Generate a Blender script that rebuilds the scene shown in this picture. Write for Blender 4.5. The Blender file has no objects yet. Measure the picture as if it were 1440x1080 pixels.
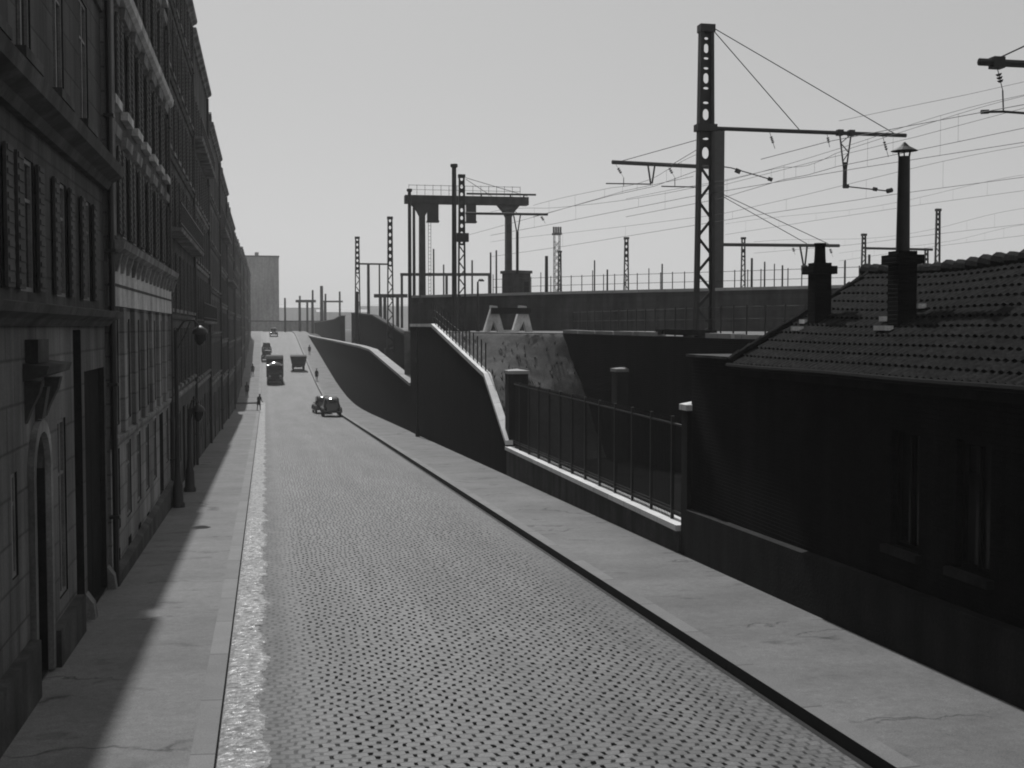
import bpy, math, random
from mathutils import Vector, noise as mnoise
random.seed(7)
S = bpy.context.scene
COL = S.collection
R = math.radians

# ------------------------------------------------------------------ camera model (photo pixels 1440x1080 -> world)
F, TH, PH = 1700.0, R(11.53), R(2.69)
CAM = Vector((0, 0, 4.8))
FW = Vector((math.sin(TH) * math.cos(PH), math.cos(TH) * math.cos(PH), -math.sin(PH)))
RT = Vector((math.cos(TH), -math.sin(TH), 0))
UP = RT.cross(FW)


def ray(px, py): return FW * F + RT * (px - 720) + UP * (540 - py)
def atX(px, py, X): d = ray(px, py); return CAM + d * (X / d.x)
def atY(px, py, Y): d = ray(px, py); return CAM + d * (Y / d.y)
def atZ(px, py, Z): d = ray(px, py); return CAM + d * ((Z - CAM.z) / d.z)


def atD(px, py, D):                                   # horizontal distance along the view axis
    d = ray(px, py)
    return CAM + d * (D / (d.x * math.sin(TH) + d.y * math.cos(TH)))


PROF = [(-60, 1.9), (0, 0), (120, -3.79), (130, -4.05), (138, -4.2), (146, -4.22), (156, -4.1), (168, -3.75), (181, -3.25), (215, -1.5), (290, 2.5), (305, 3.15), (320, 3.5), (340, 3.65), (2600, 3.65)]
PROF = [(a, z - .16) for a, z in PROF]


def zr(y):
    for (a, za), (b, zb) in zip(PROF, PROF[1:]):
        if y <= b: return za + (zb - za) * (y - a) / (b - a)
    return PROF[-1][1]


XL, XR, XF, XW = -0.655, 7.22, -3.40, 10.14           # left kerb, right kerb, left facades, right walls
KH = 0.15
KR = 0.19                                              # the right-hand kerb is higher

# ------------------------------------------------------------------ materials
def newmat(name):
    m = bpy.data.materials.new(name); m.use_nodes = True
    nt = m.node_tree
    b = nt.nodes['Principled BSDF']
    return m, nt, b


class NG:
    def __init__(s, nt): s.nt = nt; s.n = nt.nodes; s.l = nt.links
    def put(s, sock, v):
        if isinstance(v, (int, float)): sock.default_value = v
        elif isinstance(v, tuple): sock.default_value = v
        else: s.l.new(v, sock)
    def m(s, op, a, b=None, c=None):
        x = s.n.new('ShaderNodeMath'); x.operation = op
        s.put(x.inputs[0], a)
        if b is not None: s.put(x.inputs[1], b)
        if c is not None: s.put(x.inputs[2], c)
        return x.outputs[0]
    def pos(s):
        g = s.n.new('ShaderNodeNewGeometry'); return g.outputs['Position']
    def sep(s, v):
        x = s.n.new('ShaderNodeSeparateXYZ'); s.l.new(v, x.inputs[0]); return x.outputs
    def comb(s, x, y, z):
        c = s.n.new('ShaderNodeCombineXYZ')
        for i, v in enumerate((x, y, z)): s.put(c.inputs[i], v)
        return c.outputs[0]
    def scale(s, v, sc):
        x = s.n.new('ShaderNodeVectorMath'); x.operation = 'MULTIPLY'; s.l.new(v, x.inputs[0]); x.inputs[1].default_value = sc
        return x.outputs[0]
    def noise(s, v, scale, detail=4, rough=.55):
        x = s.n.new('ShaderNodeTexNoise'); s.l.new(v, x.inputs['Vector'])
        x.inputs['Scale'].default_value = scale; x.inputs['Detail'].default_value = detail; x.inputs['Roughness'].default_value = rough
        return x.outputs[0]
    def white(s, v):
        x = s.n.new('ShaderNodeTexWhiteNoise'); s.l.new(v, x.inputs['Vector']); return x.outputs['Value']
    def rng(s, v, a, b, c, d, smooth=False):
        x = s.n.new('ShaderNodeMapRange'); s.put(x.inputs[0], v)
        if smooth: x.interpolation_type = 'SMOOTHSTEP'
        for i, q in enumerate((a, b, c, d)): x.inputs[i + 1].default_value = q
        return x.outputs[0]
    def bump(s, h, strength, dist=.02):
        x = s.n.new('ShaderNodeBump'); s.l.new(h, x.inputs['Height']); x.inputs['Strength'].default_value = strength; x.inputs['Distance'].default_value = dist
        return x.outputs[0]
    def mul(s, *a):
        o = a[0]
        for b in a[1:]: o = s.m('MULTIPLY', o, b)
        return o


def simple(name, base, rough=.85, var=.35, sc=1.5, streak=0.0, fine=.2, bump=.0, metal=0, spec=.2):
    m, nt, b = newmat(name); g = NG(nt); p = g.pos()
    v = g.rng(g.noise(p, sc, 5), .3, .7, 1 - var, 1 + var)
    if fine: v = g.mul(v, g.rng(g.noise(p, sc * 14, 3), .3, .7, 1 - fine, 1 + fine))
    if streak: v = g.mul(v, g.rng(g.noise(g.scale(p, (1.7, 1.7, .12)), 1.0, 5), .35, .65, 1 - streak, 1 + streak * .6))
    v = g.mul(v, base)
    nt.links.new(v, b.inputs['Base Color'])
    b.inputs['Roughness'].default_value = rough; b.inputs['Metallic'].default_value = metal
    b.inputs['Specular IOR Level'].default_value = spec
    if bump: nt.links.new(g.bump(g.noise(p, sc * 14, 4), bump), b.inputs['Normal'])
    return m


def masonry(name, base, bw, bh, joint=.45, jw=.035, var=.3, streak=.45, tone=.12, rough=.9, spec=.2, bump=.5):
    m, nt, b = newmat(name); g = NG(nt); p = g.pos(); X, Y, Z = g.sep(p)
    hor = g.m('ADD', X, Y)
    r = g.m('DIVIDE', Z, bh); row = g.m('FLOOR', r); fr = g.m('FRACT', r)
    u = g.m('ADD', g.m('DIVIDE', hor, bw), g.m('MULTIPLY', g.m('FLOORED_MODULO', row, 2), .5)); col = g.m('FLOOR', u); fu = g.m('FRACT', u)
    jv = g.rng(g.m('ABSOLUTE', g.m('SUBTRACT', fu, .5)), .5 - jw / bw, .5, 0, 1)
    jh = g.rng(g.m('ABSOLUTE', g.m('SUBTRACT', fr, .5)), .5 - jw / bh, .5, 0, 1)
    j = g.m('MAXIMUM', jv, jh)
    t = g.rng(g.white(g.comb(col, row, 0)), 0, 1, 1 - tone, 1 + tone)
    v = g.mul(t, g.rng(j, 0, 1, 1, 1 - joint), g.rng(g.noise(p, .55, 5), .3, .7, 1 - var, 1 + var), g.rng(g.noise(g.scale(p, (1.5, 1.5, .1)), 1.1, 5), .35, .65, 1 - streak, 1 + streak * .5), g.rng(g.noise(p, 22, 3), .3, .7, .86, 1.14), base)
    nt.links.new(v, b.inputs['Base Color']); b.inputs['Roughness'].default_value = rough; b.inputs['Specular IOR Level'].default_value = spec
    h = g.m('ADD', g.m('MULTIPLY', j, -1.0), g.m('MULTIPLY', g.noise(p, 30, 3), .3))
    nt.links.new(g.bump(h, bump, .02), b.inputs['Normal'])
    return m


def setts():
    m, nt, b = newmat('granite_setts'); g = NG(nt); p = g.pos(); X, Y, Z = g.sep(p)
    w, h = .225, .165
    Yw = g.m('ADD', Y, g.rng(g.noise(g.scale(p, (1, .5, 0)), .55, 3), 0, 1, -.30, .30))
    Yw = g.m('ADD', Yw, g.rng(g.noise(p, 4.5, 3), 0, 1, -.045, .045))
    Xw = g.m('ADD', X, g.rng(g.noise(g.scale(p, (1, 1, 0)), .9, 3), 0, 1, -.14, .14))
    Xw = g.m('ADD', Xw, g.rng(g.noise(p, 6.0, 2), 0, 1, -.035, .035))
    r = g.m('DIVIDE', Yw, h); row = g.m('FLOOR', r); fr = g.m('FRACT', r)
    jit = g.rng(g.white(g.comb(row, 3.3, 0)), 0, 1, -.10, .10)
    u = g.m('ADD', g.m('ADD', g.m('DIVIDE', Xw, w), g.m('MULTIPLY', g.m('FLOORED_MODULO', row, 2), .5)), jit)
    col = g.m('FLOOR', u); fu = g.m('FRACT', u)
    rnd = g.white(g.comb(col, row, 0)); rnd2 = g.white(g.comb(g.m('FLOOR', g.m('ADD', u, .5)), row, 7))
    jv = g.rng(g.m('ABSOLUTE', g.m('SUBTRACT', fu, .5)), .35, .42, 0, 1, True)
    inr = g.rng(g.m('ABSOLUTE', g.m('SUBTRACT', fr, .5)), .28, .44, 1, 0, True)
    jh = g.rng(g.m('ABSOLUTE', g.m('SUBTRACT', fr, .5)), .40, .5, 0, 1, True)
    big = g.rng(g.noise(g.scale(p, (.5, .12, 1)), 1.0, 4), .3, .7, 0, 1)
    dot = g.mul(jv, inr, g.rng(rnd2, 0, .6, .62, 1.0), g.rng(big, 0, 1, .75, 1))
    edge = g.m('MINIMUM', g.rng(X, .15, 1.1, .35, 1, True), g.rng(X, 7.25, 5.6, .35, 1, True))   # mud-filled joints towards the gutters
    dark = g.m('ADD', g.mul(dot, 1.1, edge), g.mul(jh, .46))
    tone = g.mul(g.rng(rnd, 0, 1, .84, 1.16), g.rng(big, 0, 1, .80, 1.14), g.rng(g.noise(p, 28, 4, .7), .3, .7, .68, 1.32), g.rng(g.noise(g.scale(p, (1.2, .05, 0)), 1.0, 3), .35, .65, .9, 1.1))
    crown = g.m('MINIMUM', g.rng(X, .0, .75, .62, 1, True), g.rng(X, 7.2, 6.1, .82, 1, True))   # dirt collected along both gutters
    v = g.mul(tone, g.m('MAXIMUM', g.m('SUBTRACT', 1, dark), .05), crown, g.rng(g.mul(g.rng(X, .05, .55, 1, 0, True), g.rng(g.noise(g.scale(p, (1.5, .4, 0)), 1.6, 3), .35, .6, 0, 1)), 0, 1, 1, .55), .14)
    nt.links.new(v, b.inputs['Base Color']); b.inputs['Roughness'].default_value = .6; nt.links.new(g.rng(dark, 0, .6, .3, 0), b.inputs['Specular IOR Level'])
    hgt = g.m('ADD', g.m('MULTIPLY', g.m('MAXIMUM', g.m('MULTIPLY', jv, .8), jh), -1), g.m('MULTIPLY', g.noise(p, 40, 3), .35))
    nt.links.new(g.bump(hgt, .18, .012), b.inputs['Normal'])
    return m


def pavement_mat():
    m, nt, b = newmat('pavement_asphalt'); g = NG(nt); p = g.pos(); X, Y, Z = g.sep(p)
    v = g.mul(g.rng(g.noise(p, .5, 6), .3, .7, .80, 1.18), g.rng(g.noise(p, 45, 4, .7), .3, .7, .66, 1.34), g.rng(g.noise(p, 7, 4), .3, .7, .88, 1.12), g.rng(g.noise(g.scale(p, (.25, 1.3, 1)), 1.0, 4), .35, .65, .94, 1.05))
    vor = g.n.new('ShaderNodeTexVoronoi'); vor.feature = 'DISTANCE_TO_EDGE'; vor.inputs['Scale'].default_value = .16
    q = g.n.new('ShaderNodeVectorMath'); q.operation = 'ADD'
    nz = g.n.new('ShaderNodeTexNoise'); g.l.new(p, nz.inputs['Vector']); nz.inputs['Scale'].default_value = 1.3; nz.inputs['Detail'].default_value = 5
    ns = g.scale(nz.outputs['Color'], (1.2, 1.6, 0)); g.l.new(p, q.inputs[0]); g.l.new(ns, q.inputs[1])
    g.l.new(g.scale(q.outputs[0], (.45, 1.5, 0)), vor.inputs['Vector'])
    crack = g.mul(g.rng(vor.outputs['Distance'], 0, .011, 1, 0), g.rng(g.noise(p, .6, 3), .47, .56, 0, 1))
    spot = g.rng(g.noise(g.scale(p, (1.2, 2.2, 1)), .8, 5), .60, .70, 0, 1)
    v = g.mul(v, g.rng(crack, 0, 1, 1, .35), g.rng(spot, 0, 1, 1, .60), .165)
    nt.links.new(v, b.inputs['Base Color']); b.inputs['Roughness'].default_value = .8; b.inputs['Specular IOR Level'].default_value = .3
    nt.links.new(g.bump(g.noise(p, 70, 3), .25, .01), b.inputs['Normal'])
    return m


def gutter_mat():
    m, nt, b = newmat('gutter_cobbles'); g = NG(nt); p = g.pos(); X, Y, Z = g.sep(p)
    n1 = g.noise(g.scale(p, (1.0, 1.5, 0)), 6, 4, .65); n2 = g.noise(g.scale(p, (1, .35, 0)), 1.8, 4)
    v = g.mul(g.rng(n1, .32, .68, .55, 1.4), g.rng(n2, .3, .7, .75, 1.25), .165)
    nt.links.new(v, b.inputs['Base Color'])
    nt.links.new(g.rng(n1, .4, .68, .75, .22), b.inputs['Roughness'])
    nt.links.new(g.bump(g.noise(g.scale(p, (1.3, 1, 0)), 11, 3, .6), .45, .05), b.inputs['Normal'])
    # ragged inner edge where the setts take over
    return m


def kerb_mat(name='kerb_granite', base=.185, pitch=2.6):
    m, nt, b = newmat(name); g = NG(nt); p = g.pos(); X, Y, Z = g.sep(p)
    u = g.m('DIVIDE', g.m('ADD', Y, g.mul(g.noise(p, .05, 1), 6)), pitch); fu = g.m('FRACT', u)
    j = g.rng(g.m('ABSOLUTE', g.m('SUBTRACT', fu, .5)), .488, .497, 0, 1)
    t = g.rng(g.white(g.comb(g.m('FLOOR', u), 1, 1)), 0, 1, .88, 1.12)
    v = g.mul(t, g.rng(j, 0, 1, 1, .45), g.rng(g.noise(p, 1.2, 5), .3, .7, .88, 1.1), g.rng(g.noise(p, 50, 3), .3, .7, .80, 1.2), base)
    nt.links.new(v, b.inputs['Base Color']); b.inputs['Roughness'].default_value = .7; b.inputs['Specular IOR Level'].default_value = .2
    nt.links.new(g.bump(g.noise(p, 18, 3), .3, .02), b.inputs['Normal'])
    return m


def tile_mat():
    m, nt, b = newmat('roof_tiles'); g = NG(nt); p = g.pos()
    c = g.noise(p, 4.5, 5, .65)
    v = g.mul(g.rng(g.noise(p, 16, 4, .7), .35, .65, .3, 1.9), g.rng(c, .3, .7, .6, 1.4), g.rng(g.noise(p, .7, 3), .3, .7, .8, 1.2), .015)
    nt.links.new(v, b.inputs['Base Color']); b.inputs['Roughness'].default_value = .95; b.inputs['Specular IOR Level'].default_value = .08
    return m


def glass_mat(name, base=.015, rough=.12):
    m, nt, b = newmat(name); g = NG(nt); p = g.pos()
    v = g.mul(g.rng(g.noise(p, .35, 2), .35, .65, .3, 2.0), base)
    nt.links.new(v, b.inputs['Base Color']); b.inputs['Roughness'].default_value = rough
    nt.links.new(g.bump(g.noise(p, 1.3, 2), .04, .05), b.inputs['Normal'])
    return m


M = {}
M['setts'] = setts(); M['pavement'] = pavement_mat(); M['gutter'] = gutter_mat(); M['kerb'] = kerb_mat(); M['tiles'] = tile_mat()
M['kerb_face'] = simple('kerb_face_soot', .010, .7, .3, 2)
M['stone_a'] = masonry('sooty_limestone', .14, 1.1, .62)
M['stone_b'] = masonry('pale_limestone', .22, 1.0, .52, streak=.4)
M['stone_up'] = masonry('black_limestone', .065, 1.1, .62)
M['plaster_c'] = simple('grimy_plaster', .07, .95, .4, .6, .5)
M['plaster_d'] = simple('dark_plaster', .07, .95, .4, .6, .5)
M['plaster_e'] = simple('grey_plaster', .085, .95, .4, .6, .45)
M['trim'] = simple('weathered_trim', .19, .9, .35, 1.2, .5)
M['trim_dark'] = simple('sooty_trim', .06, .9, .35, 1.2, .4)
M['pale_band'] = simple('pale_render_band', .46, .9, .22, 1.5, .35)
M['zinc'] = simple('zinc_roofing', .07, .55, .25, 1.0, .2, spec=.3)
M['shutter'] = simple('painted_shutter', .05, .7, .3, 2.0, .3)
M['frame'] = simple('window_paint', .16, .6, .25, 2.0)
M['glass'] = glass_mat('dark_glass'); M['glass'].node_tree.nodes['Principled BSDF'].inputs['Specular IOR Level'].default_value = .18
M['wood'] = simple('dark_gate_wood', .012, .85, .35, 2.0, .3, spec=.06)
M['eave'] = simple('eave_metal', .007, .95, .3, 2.0, spec=.1)
M['reveal_shade'] = simple('painted_reveal_shade', .025, .95, .3, 2.0, .3, spec=.05)  # shade of the openings put into the reveal colour
M['iron'] = simple('black_iron', .014, .5, .3, 3.0, spec=.4)
M['steel'] = simple('sooty_steel', .02, .6, .3, 3.0, spec=.35)
M['rust'] = simple('brown_steel', .035, .7, .3, 3.0)
M['wire'] = simple('wire_metal', .02, .5, .1, 3.0)
M['ins'] = simple('insulator_porcelain', .03, .25, .1, 3.0)
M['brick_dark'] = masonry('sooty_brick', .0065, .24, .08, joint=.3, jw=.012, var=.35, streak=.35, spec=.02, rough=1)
M['brick_house'] = masonry('house_brick', .008, .24, .08, joint=.1, jw=.012, var=.35, streak=.3, spec=.05)
M['brick_yard'] = masonry('yard_wall_stone', .042, .9, .4, joint=.3, jw=.03, var=.45, streak=.4, spec=.1)
M['plinth_dark'] = simple('sooty_cement', .016, .9, .35, 1.2, .4, bump=.3)
M['plinth'] = simple('plinth_cement', .06, .9, .35, 1.2, .4, bump=.3)
M['coping'] = kerb_mat('stone_coping', .72, 1.5)
M['coping_dull'] = kerb_mat('dull_coping', .32, 1.7)
M['concrete'] = simple('pale_concrete', .65, .85, .25, 1.5, .25, bump=.2)
M['concrete_dark'] = simple('grey_concrete', .045, .9, .3, 1.0, .35)
M['earth'] = simple('embankment_earth', .105, .95, .22, 2.2, 0, .5, bump=1.0, spec=.05)
M['weed'] = simple('dry_weeds', .10, .95, .3, 3.0, 0, .2, spec=.05)
M['gravel'] = simple('yard_gravel', .17, .95, .25, 2.0, 0, .3, bump=.7)
M['ground'] = simple('ground_soil', .07, .95, .4, .3, 0, .25)
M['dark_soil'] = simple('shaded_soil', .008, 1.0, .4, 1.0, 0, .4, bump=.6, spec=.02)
M['carpaint'] = simple('black_car_paint', .012, .12, .1, 2.0, 0, 0, spec=.7)
M['chrome'] = simple('chrome_trim', .6, .12, .05, 2.0, 0, 0, metal=1)
M['rubber'] = simple('tyre_rubber', .02, .8, .1, 4.0)
M['tarp'] = simple('tarpaulin', .03, .8, .25, 2.0, .2)
M['cloth'] = simple('dark_cloth', .02, .95, .2, 6.0)
M['cloth_grey'] = simple('grey_cloth', .07, .95, .2, 6.0)
M['skin'] = simple('skin', .3, .6, .1, 8.0)
M['cap'] = simple('pale_cap_cloth', .6, .9, .1, 8.0)
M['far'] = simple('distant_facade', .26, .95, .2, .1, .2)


# ------------------------------------------------------------------ mesh builder
ORG = {}


class MB:
    def __init__(s): s.v = []; s.f = []
    def add(s, vs, fs):
        n = len(s.v); s.v += [tuple(v) for v in vs]; s.f += [tuple(i + n for i in f) for f in fs]; return s
    def box(s, x0, x1, y0, y1, z0, z1):
        return s.add([(x0, y0, z0), (x1, y0, z0), (x1, y1, z0), (x0, y1, z0), (x0, y0, z1), (x1, y0, z1), (x1, y1, z1), (x0, y1, z1)],
                     [(3, 2, 1, 0), (4, 5, 6, 7), (0, 1, 5, 4), (1, 2, 6, 5), (2, 3, 7, 6), (3, 0, 4, 7)])
    def prism(s, pts, vec):
        pts = [Vector(p) for p in pts]; vec = Vector(vec); n = len(pts)
        nrm = Vector((0, 0, 0))
        for i in range(n): nrm += pts[i].cross(pts[(i + 1) % n])
        if nrm.dot(vec) > 0: pts.reverse()
        fs = [tuple(range(n)), tuple(range(2 * n - 1, n - 1, -1))]
        fs += [((i + 1) % n, i, n + i, n + (i + 1) % n) for i in range(n)]
        return s.add(pts + [p + vec for p in pts], fs)
    def bar(s, p, q, w, h=None, up=(0, 0, 1)):
        p, q = Vector(p), Vector(q); d = (q - p).normalized(); h = h or w
        a = d.cross(Vector(up))
        if a.length < 1e-4: a = d.cross(Vector((0, 1, 0)))
        a.normalize(); b = a.cross(d).normalized()
        a *= w / 2; b *= h / 2
        return s.prism([p - a - b, p + a - b, p + a + b, p - a + b], q - p)
    def cone(s, p, q, r0, r1, n=8, caps=True):
        p, q = Vector(p), Vector(q); d = (q - p).normalized()
        a = d.cross(Vector((0, 0, 1)))
        if a.length < 1e-4: a = Vector((1, 0, 0))
        a.normalize(); b = d.cross(a)
        ring = [a * math.cos(2 * math.pi * i / n) + b * math.sin(2 * math.pi * i / n) for i in range(n)]
        vs = [p + c * r0 for c in ring] + [q + c * r1 for c in ring]
        fs = [(i, (i + 1) % n, n + (i + 1) % n, n + i) for i in range(n)]
        if caps: fs += [tuple(range(n - 1, -1, -1)), tuple(range(n, 2 * n))]
        return s.add(vs, fs)
    def tube(s, pts, r, n=6):
        pts = [Vector(p) for p in pts]; vs = []; fs = []
        for i, p in enumerate(pts):
            d = (pts[min(i + 1, len(pts) - 1)] - pts[max(i - 1, 0)]).normalized()
            a = d.cross(Vector((0, 0, 1)))
            if a.length < 1e-3: a = Vector((1, 0, 0))
            a.normalize(); b = a.cross(d)
            vs += [p + (a * math.cos(2 * math.pi * k / n) + b * math.sin(2 * math.pi * k / n)) * r for k in range(n)]
        for i in range(len(pts) - 1):
            fs += [(i * n + k, (i + 1) * n + k, (i + 1) * n + (k + 1) % n, i * n + (k + 1) % n) for k in range(n)]
        fs += [tuple(range(n)), tuple(range(len(vs) - 1, len(vs) - n - 1, -1))]
        return s.add(vs, fs)
    def lathe(s, prof, c, n=12):
        vs = []; fs = []
        for r, z in prof: vs += [(c[0] + r * math.cos(2 * math.pi * k / n), c[1] + r * math.sin(2 * math.pi * k / n), c[2] + z) for k in range(n)]
        for i in range(len(prof) - 1): fs += [(i * n + k, i * n + (k + 1) % n, (i + 1) * n + (k + 1) % n, (i + 1) * n + k) for k in range(n)]
        fs += [tuple(range(n - 1, -1, -1)), tuple(range(len(vs) - n, len(vs)))]
        return s.add(vs, fs)
    def build(s, name, mat, parent=None, smooth=False):
        me = bpy.data.meshes.new(name)
        o = ORG.get(parent.name, (0, 0, 0)) if parent else (0, 0, 0)
        me.from_pydata([(v[0] - o[0], v[1] - o[1], v[2] - o[2]) for v in s.v], [], s.f)
        me.materials.append(M[mat] if isinstance(mat, str) else mat)
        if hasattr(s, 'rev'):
            me.materials.append(M['reveal_shade'])
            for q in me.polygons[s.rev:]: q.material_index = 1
        if smooth:
            me.polygons.foreach_set('use_smooth', [True] * len(me.polygons))
            try: me.set_sharp_from_angle(angle=R(40))
            except Exception: pass
        ob = bpy.data.objects.new(name, me); COL.objects.link(ob)
        if parent: ob.parent = parent; ORG[ob.name] = o
        return ob


def thing(name, label, cat, loc, group=None):
    o = bpy.data.objects.new(name, None); COL.objects.link(o); o.location = loc; ORG[o.name] = tuple(loc)
    o['label'] = label; o['category'] = cat
    if group: o['group'] = group
    return o


def tag(o, label, cat, group=None):
    o['label'] = label; o['category'] = cat
    if group: o['group'] = group
    return o


def struct(o): o['kind'] = 'structure'; return o


def copy_tree(o, parent=None):
    c = o.copy(); COL.objects.link(c)
    if parent: c.parent = parent
    for ch in list(o.children): copy_tree(ch, c)
    return c


# ------------------------------------------------------------------ ground, road, pavements
YS = [-60, -30, -10, 0] + [i * 4 for i in range(1, 86)] + [360]


def strip(name, mat, x0, x1, dz, ys=YS, nx=1, crown=0):
    b = MB(); vs = []; n = nx + 1
    for y in ys:
        for i in range(n):
            t = i / nx
            vs.append((x0 + (x1 - x0) * t, y, zr(y) + dz + crown * (1 - (2 * t - 1) ** 2)))
    fs = [(r * n + i, r * n + i + 1, (r + 1) * n + i + 1, (r + 1) * n + i) for r in range(len(ys) - 1) for i in range(nx)]
    b.add(vs, fs)
    return struct(b.build(name, mat, smooth=True))


strip('road', 'setts', XL, XR, 0, nx=10, crown=.05)
YP = [y for y in YS if y < 136]; YQ = [148] + [y for y in YS if y > 148]


def kerb(name, x, sgn, ys, KH=KH):
    b = MB()
    for a, c in zip(ys, ys[1:]):
        za, zc = zr(a), zr(c); x1 = x + sgn * .30
        b.prism([(x, a, za - .2), (x1, a, za - .2), (x1, a, za + KH + .006), (x, a, za + KH + .006)], (0, c - a, 0)) if abs(za - zc) < 1e-6 else b.add(
            [(x, a, za - .2), (x1, a, za - .2), (x1, a, za + KH + .006), (x, a, za + KH + .006), (x, c, zc - .2), (x1, c, zc - .2), (x1, c, zc + KH + .006), (x, c, zc + KH + .006)],
            [(2, 3, 7, 6), (3, 0, 4, 7), (1, 2, 6, 5)] if sgn > 0 else [(3, 2, 6, 7), (0, 3, 7, 4), (2, 1, 5, 6)])
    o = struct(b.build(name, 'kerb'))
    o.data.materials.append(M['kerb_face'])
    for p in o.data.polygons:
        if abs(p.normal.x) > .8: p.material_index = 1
    return o


kerb('kerb', XL, -1, YP); kerb('kerb', XL, -1, YQ); kerb('kerb', XR, 1, YS, KR)
strip('pavement', 'pavement', XF - .5, XL - .29, KH, YP)
strip('pavement', 'pavement', XF - .5, XL - .29, KH, YQ)
strip('pavement', 'pavement', XR + .29, XW + .6, KR)
strip('cross_street', 'setts', -80, XL + .02, -.01, [136, 140, 144, 148], nx=2)

# rough, lighter cobbled gutter by the left kerb with a ragged edge, built as real lumps near the camera
b = MB(); rows = []
y = 4.0
while y < 150:
    rows.append(y); y += .07 if y < 40 else (.18 if y < 80 else .8)
NXG = 9; vs = []
for k, y in enumerate(rows):
    wdt = .60 + .05 * math.sin(y * 1.3) + .045 * math.sin(y * 3.7 + 1) + .025 * math.sin(y * 9.1 + 2) + .015 * math.sin(y * 21)
    for i in range(NXG):
        t = i / (NXG - 1)
        lump = random.uniform(0, .019) if 0 < i < NXG - 1 else 0
        vs.append((XL + .015 + wdt * t + (random.uniform(-.02, .02) if 0 < i < NXG - 1 else 0), y, zr(y) + .05 * (1 - (2 * (wdt * t / 7.87) - 1) ** 2) + .006 + lump - (.012 if i == NXG - 1 else 0)))
fs = [(r * NXG + i, r * NXG + i + 1, (r + 1) * NXG + i + 1, (r + 1) * NXG + i) for r in range(len(rows) - 1) for i in range(NXG - 1)]
struct(b.add(vs, fs).build('gutter', 'gutter', smooth=False))
strip('gutter_mud', 'kerb_face', XR - .09, XR + .01, .006, YS)

# ground: one sheet to the horizon
b = MB(); gy = [-400, -60, 0, 120, 138, 146, 168, 181, 215, 290, 305, 320, 340, 700, 1500, 3500]; gx = [-2500, -300, -60, -3, 12, 60, 300, 2500]
vs = [(x, y, zr(y) - .35) for y in gy for x in gx]
n = len(gx)
struct(b.add(vs, [(r * n + i, r * n + i + 1, (r + 1) * n + i + 1, (r + 1) * n + i) for r in range(len(gy) - 1) for i in range(n - 1)]).build('ground', 'ground'))

# ------------------------------------------------------------------ left row of apartment buildings
WCACHE = {}


def window(parent, x, y, z, w, h, style='french', depth=.10, group=None):
    """window > pane, shutters; local origin at bottom centre of the opening on the facade plane"""
    key = (round(w, 2), round(h, 2), style)
    o = ORG[parent.name]
    if key not in WCACHE:
        d = -depth
        f = MB(); t = .07
        f.box(d, d + .07, -w / 2, -w / 2 + t, 0, h); f.box(d, d + .07, w / 2 - t, w / 2, 0, h)
        f.box(d, d + .07, -w / 2 + t, w / 2 - t, h - t, h); f.box(d, d + .07, -w / 2 + t, w / 2 - t, 0, t)
        f.box(d + .004, d + .066, -.04, .04, t, h - t)
        f.box(d + .008, d + .06, -w / 2 + t, -.04, h * .68, h * .68 + .05); f.box(d + .008, d + .06, .04, w / 2 - t, h * .68, h * .68 + .05)
        p = MB(); p.add([(d + .02, -w / 2, 0), (d + .02, w / 2, 0), (d + .02, w / 2, h), (d + .02, -w / 2, h)], [(0, 1, 2, 3)])
        sh = None
        if 'shut' in style:
            sh = []
            for sg in (-1, 1):
                q = MB(); y0 = sg * (w / 2 + .02); y1 = sg * (w / 2 + .02 + w * .42)
                a, c = min(y0, y1), max(y0, y1)
                q.box(.03, .075, a, c, .02, h - .02)
                for k in range(int(h / .16)): q.box(.075, .09, a + .05, c - .05, .08 + k * .16, .15 + k * .16)
                sh.append(q)
        WCACHE[key] = (f, p, sh, None)
    f, p, sh, proto = WCACHE[key]
    if proto is None:
        fo = f.build('window', 'frame'); ORG[fo.name] = (0, 0, 0)
        p.build('pane', 'glass', fo)
        if sh:
            for q in sh: q.build('shutter', 'shutter', fo)
        WCACHE[key] = (f, p, sh, fo)
    else:
        fo = copy_tree(proto)
    fo.parent = parent; fo.location = (x - o[0], y - o[1], z - o[2])
    return fo


def facade_wall(b, x, y0, y1, z0, z1, ops, depth=.12):
    ys = sorted({y0, y1} | {v for o in ops for v in o[:2]}); zs = sorted({z0, z1} | {v for o in ops for v in o[2:4]})
    for ya, yb in zip(ys, ys[1:]):
        for za, zb in zip(zs, zs[1:]):
            cy, cz = (ya + yb) / 2, (za + zb) / 2
            if any(o[0] < cy < o[1] and o[2] < cz < o[3] for o in ops): continue
            b.add([(x, ya, za), (x, yb, za), (x, yb, zb), (x, ya, zb)], [(0, 1, 2, 3)])
    b.rev = len(b.f)                                    # from here on: reveals, coloured near-black as painted shade
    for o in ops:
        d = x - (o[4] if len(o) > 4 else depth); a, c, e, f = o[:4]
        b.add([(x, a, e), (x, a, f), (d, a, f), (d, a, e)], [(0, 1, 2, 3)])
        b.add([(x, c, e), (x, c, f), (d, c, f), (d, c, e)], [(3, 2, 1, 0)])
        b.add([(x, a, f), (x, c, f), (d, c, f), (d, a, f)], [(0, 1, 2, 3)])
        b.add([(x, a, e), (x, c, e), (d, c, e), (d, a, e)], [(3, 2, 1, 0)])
    return b


def moulding(parent, name, x, y0, y1, z, prof, mat):
    """prof: (out, up) polygon of a cornice run along the facade"""
    return MB().prism([(x + a, y0, z + c) for a, c in prof], (0, y1 - y0, 0)).build(name, mat, parent)


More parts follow.
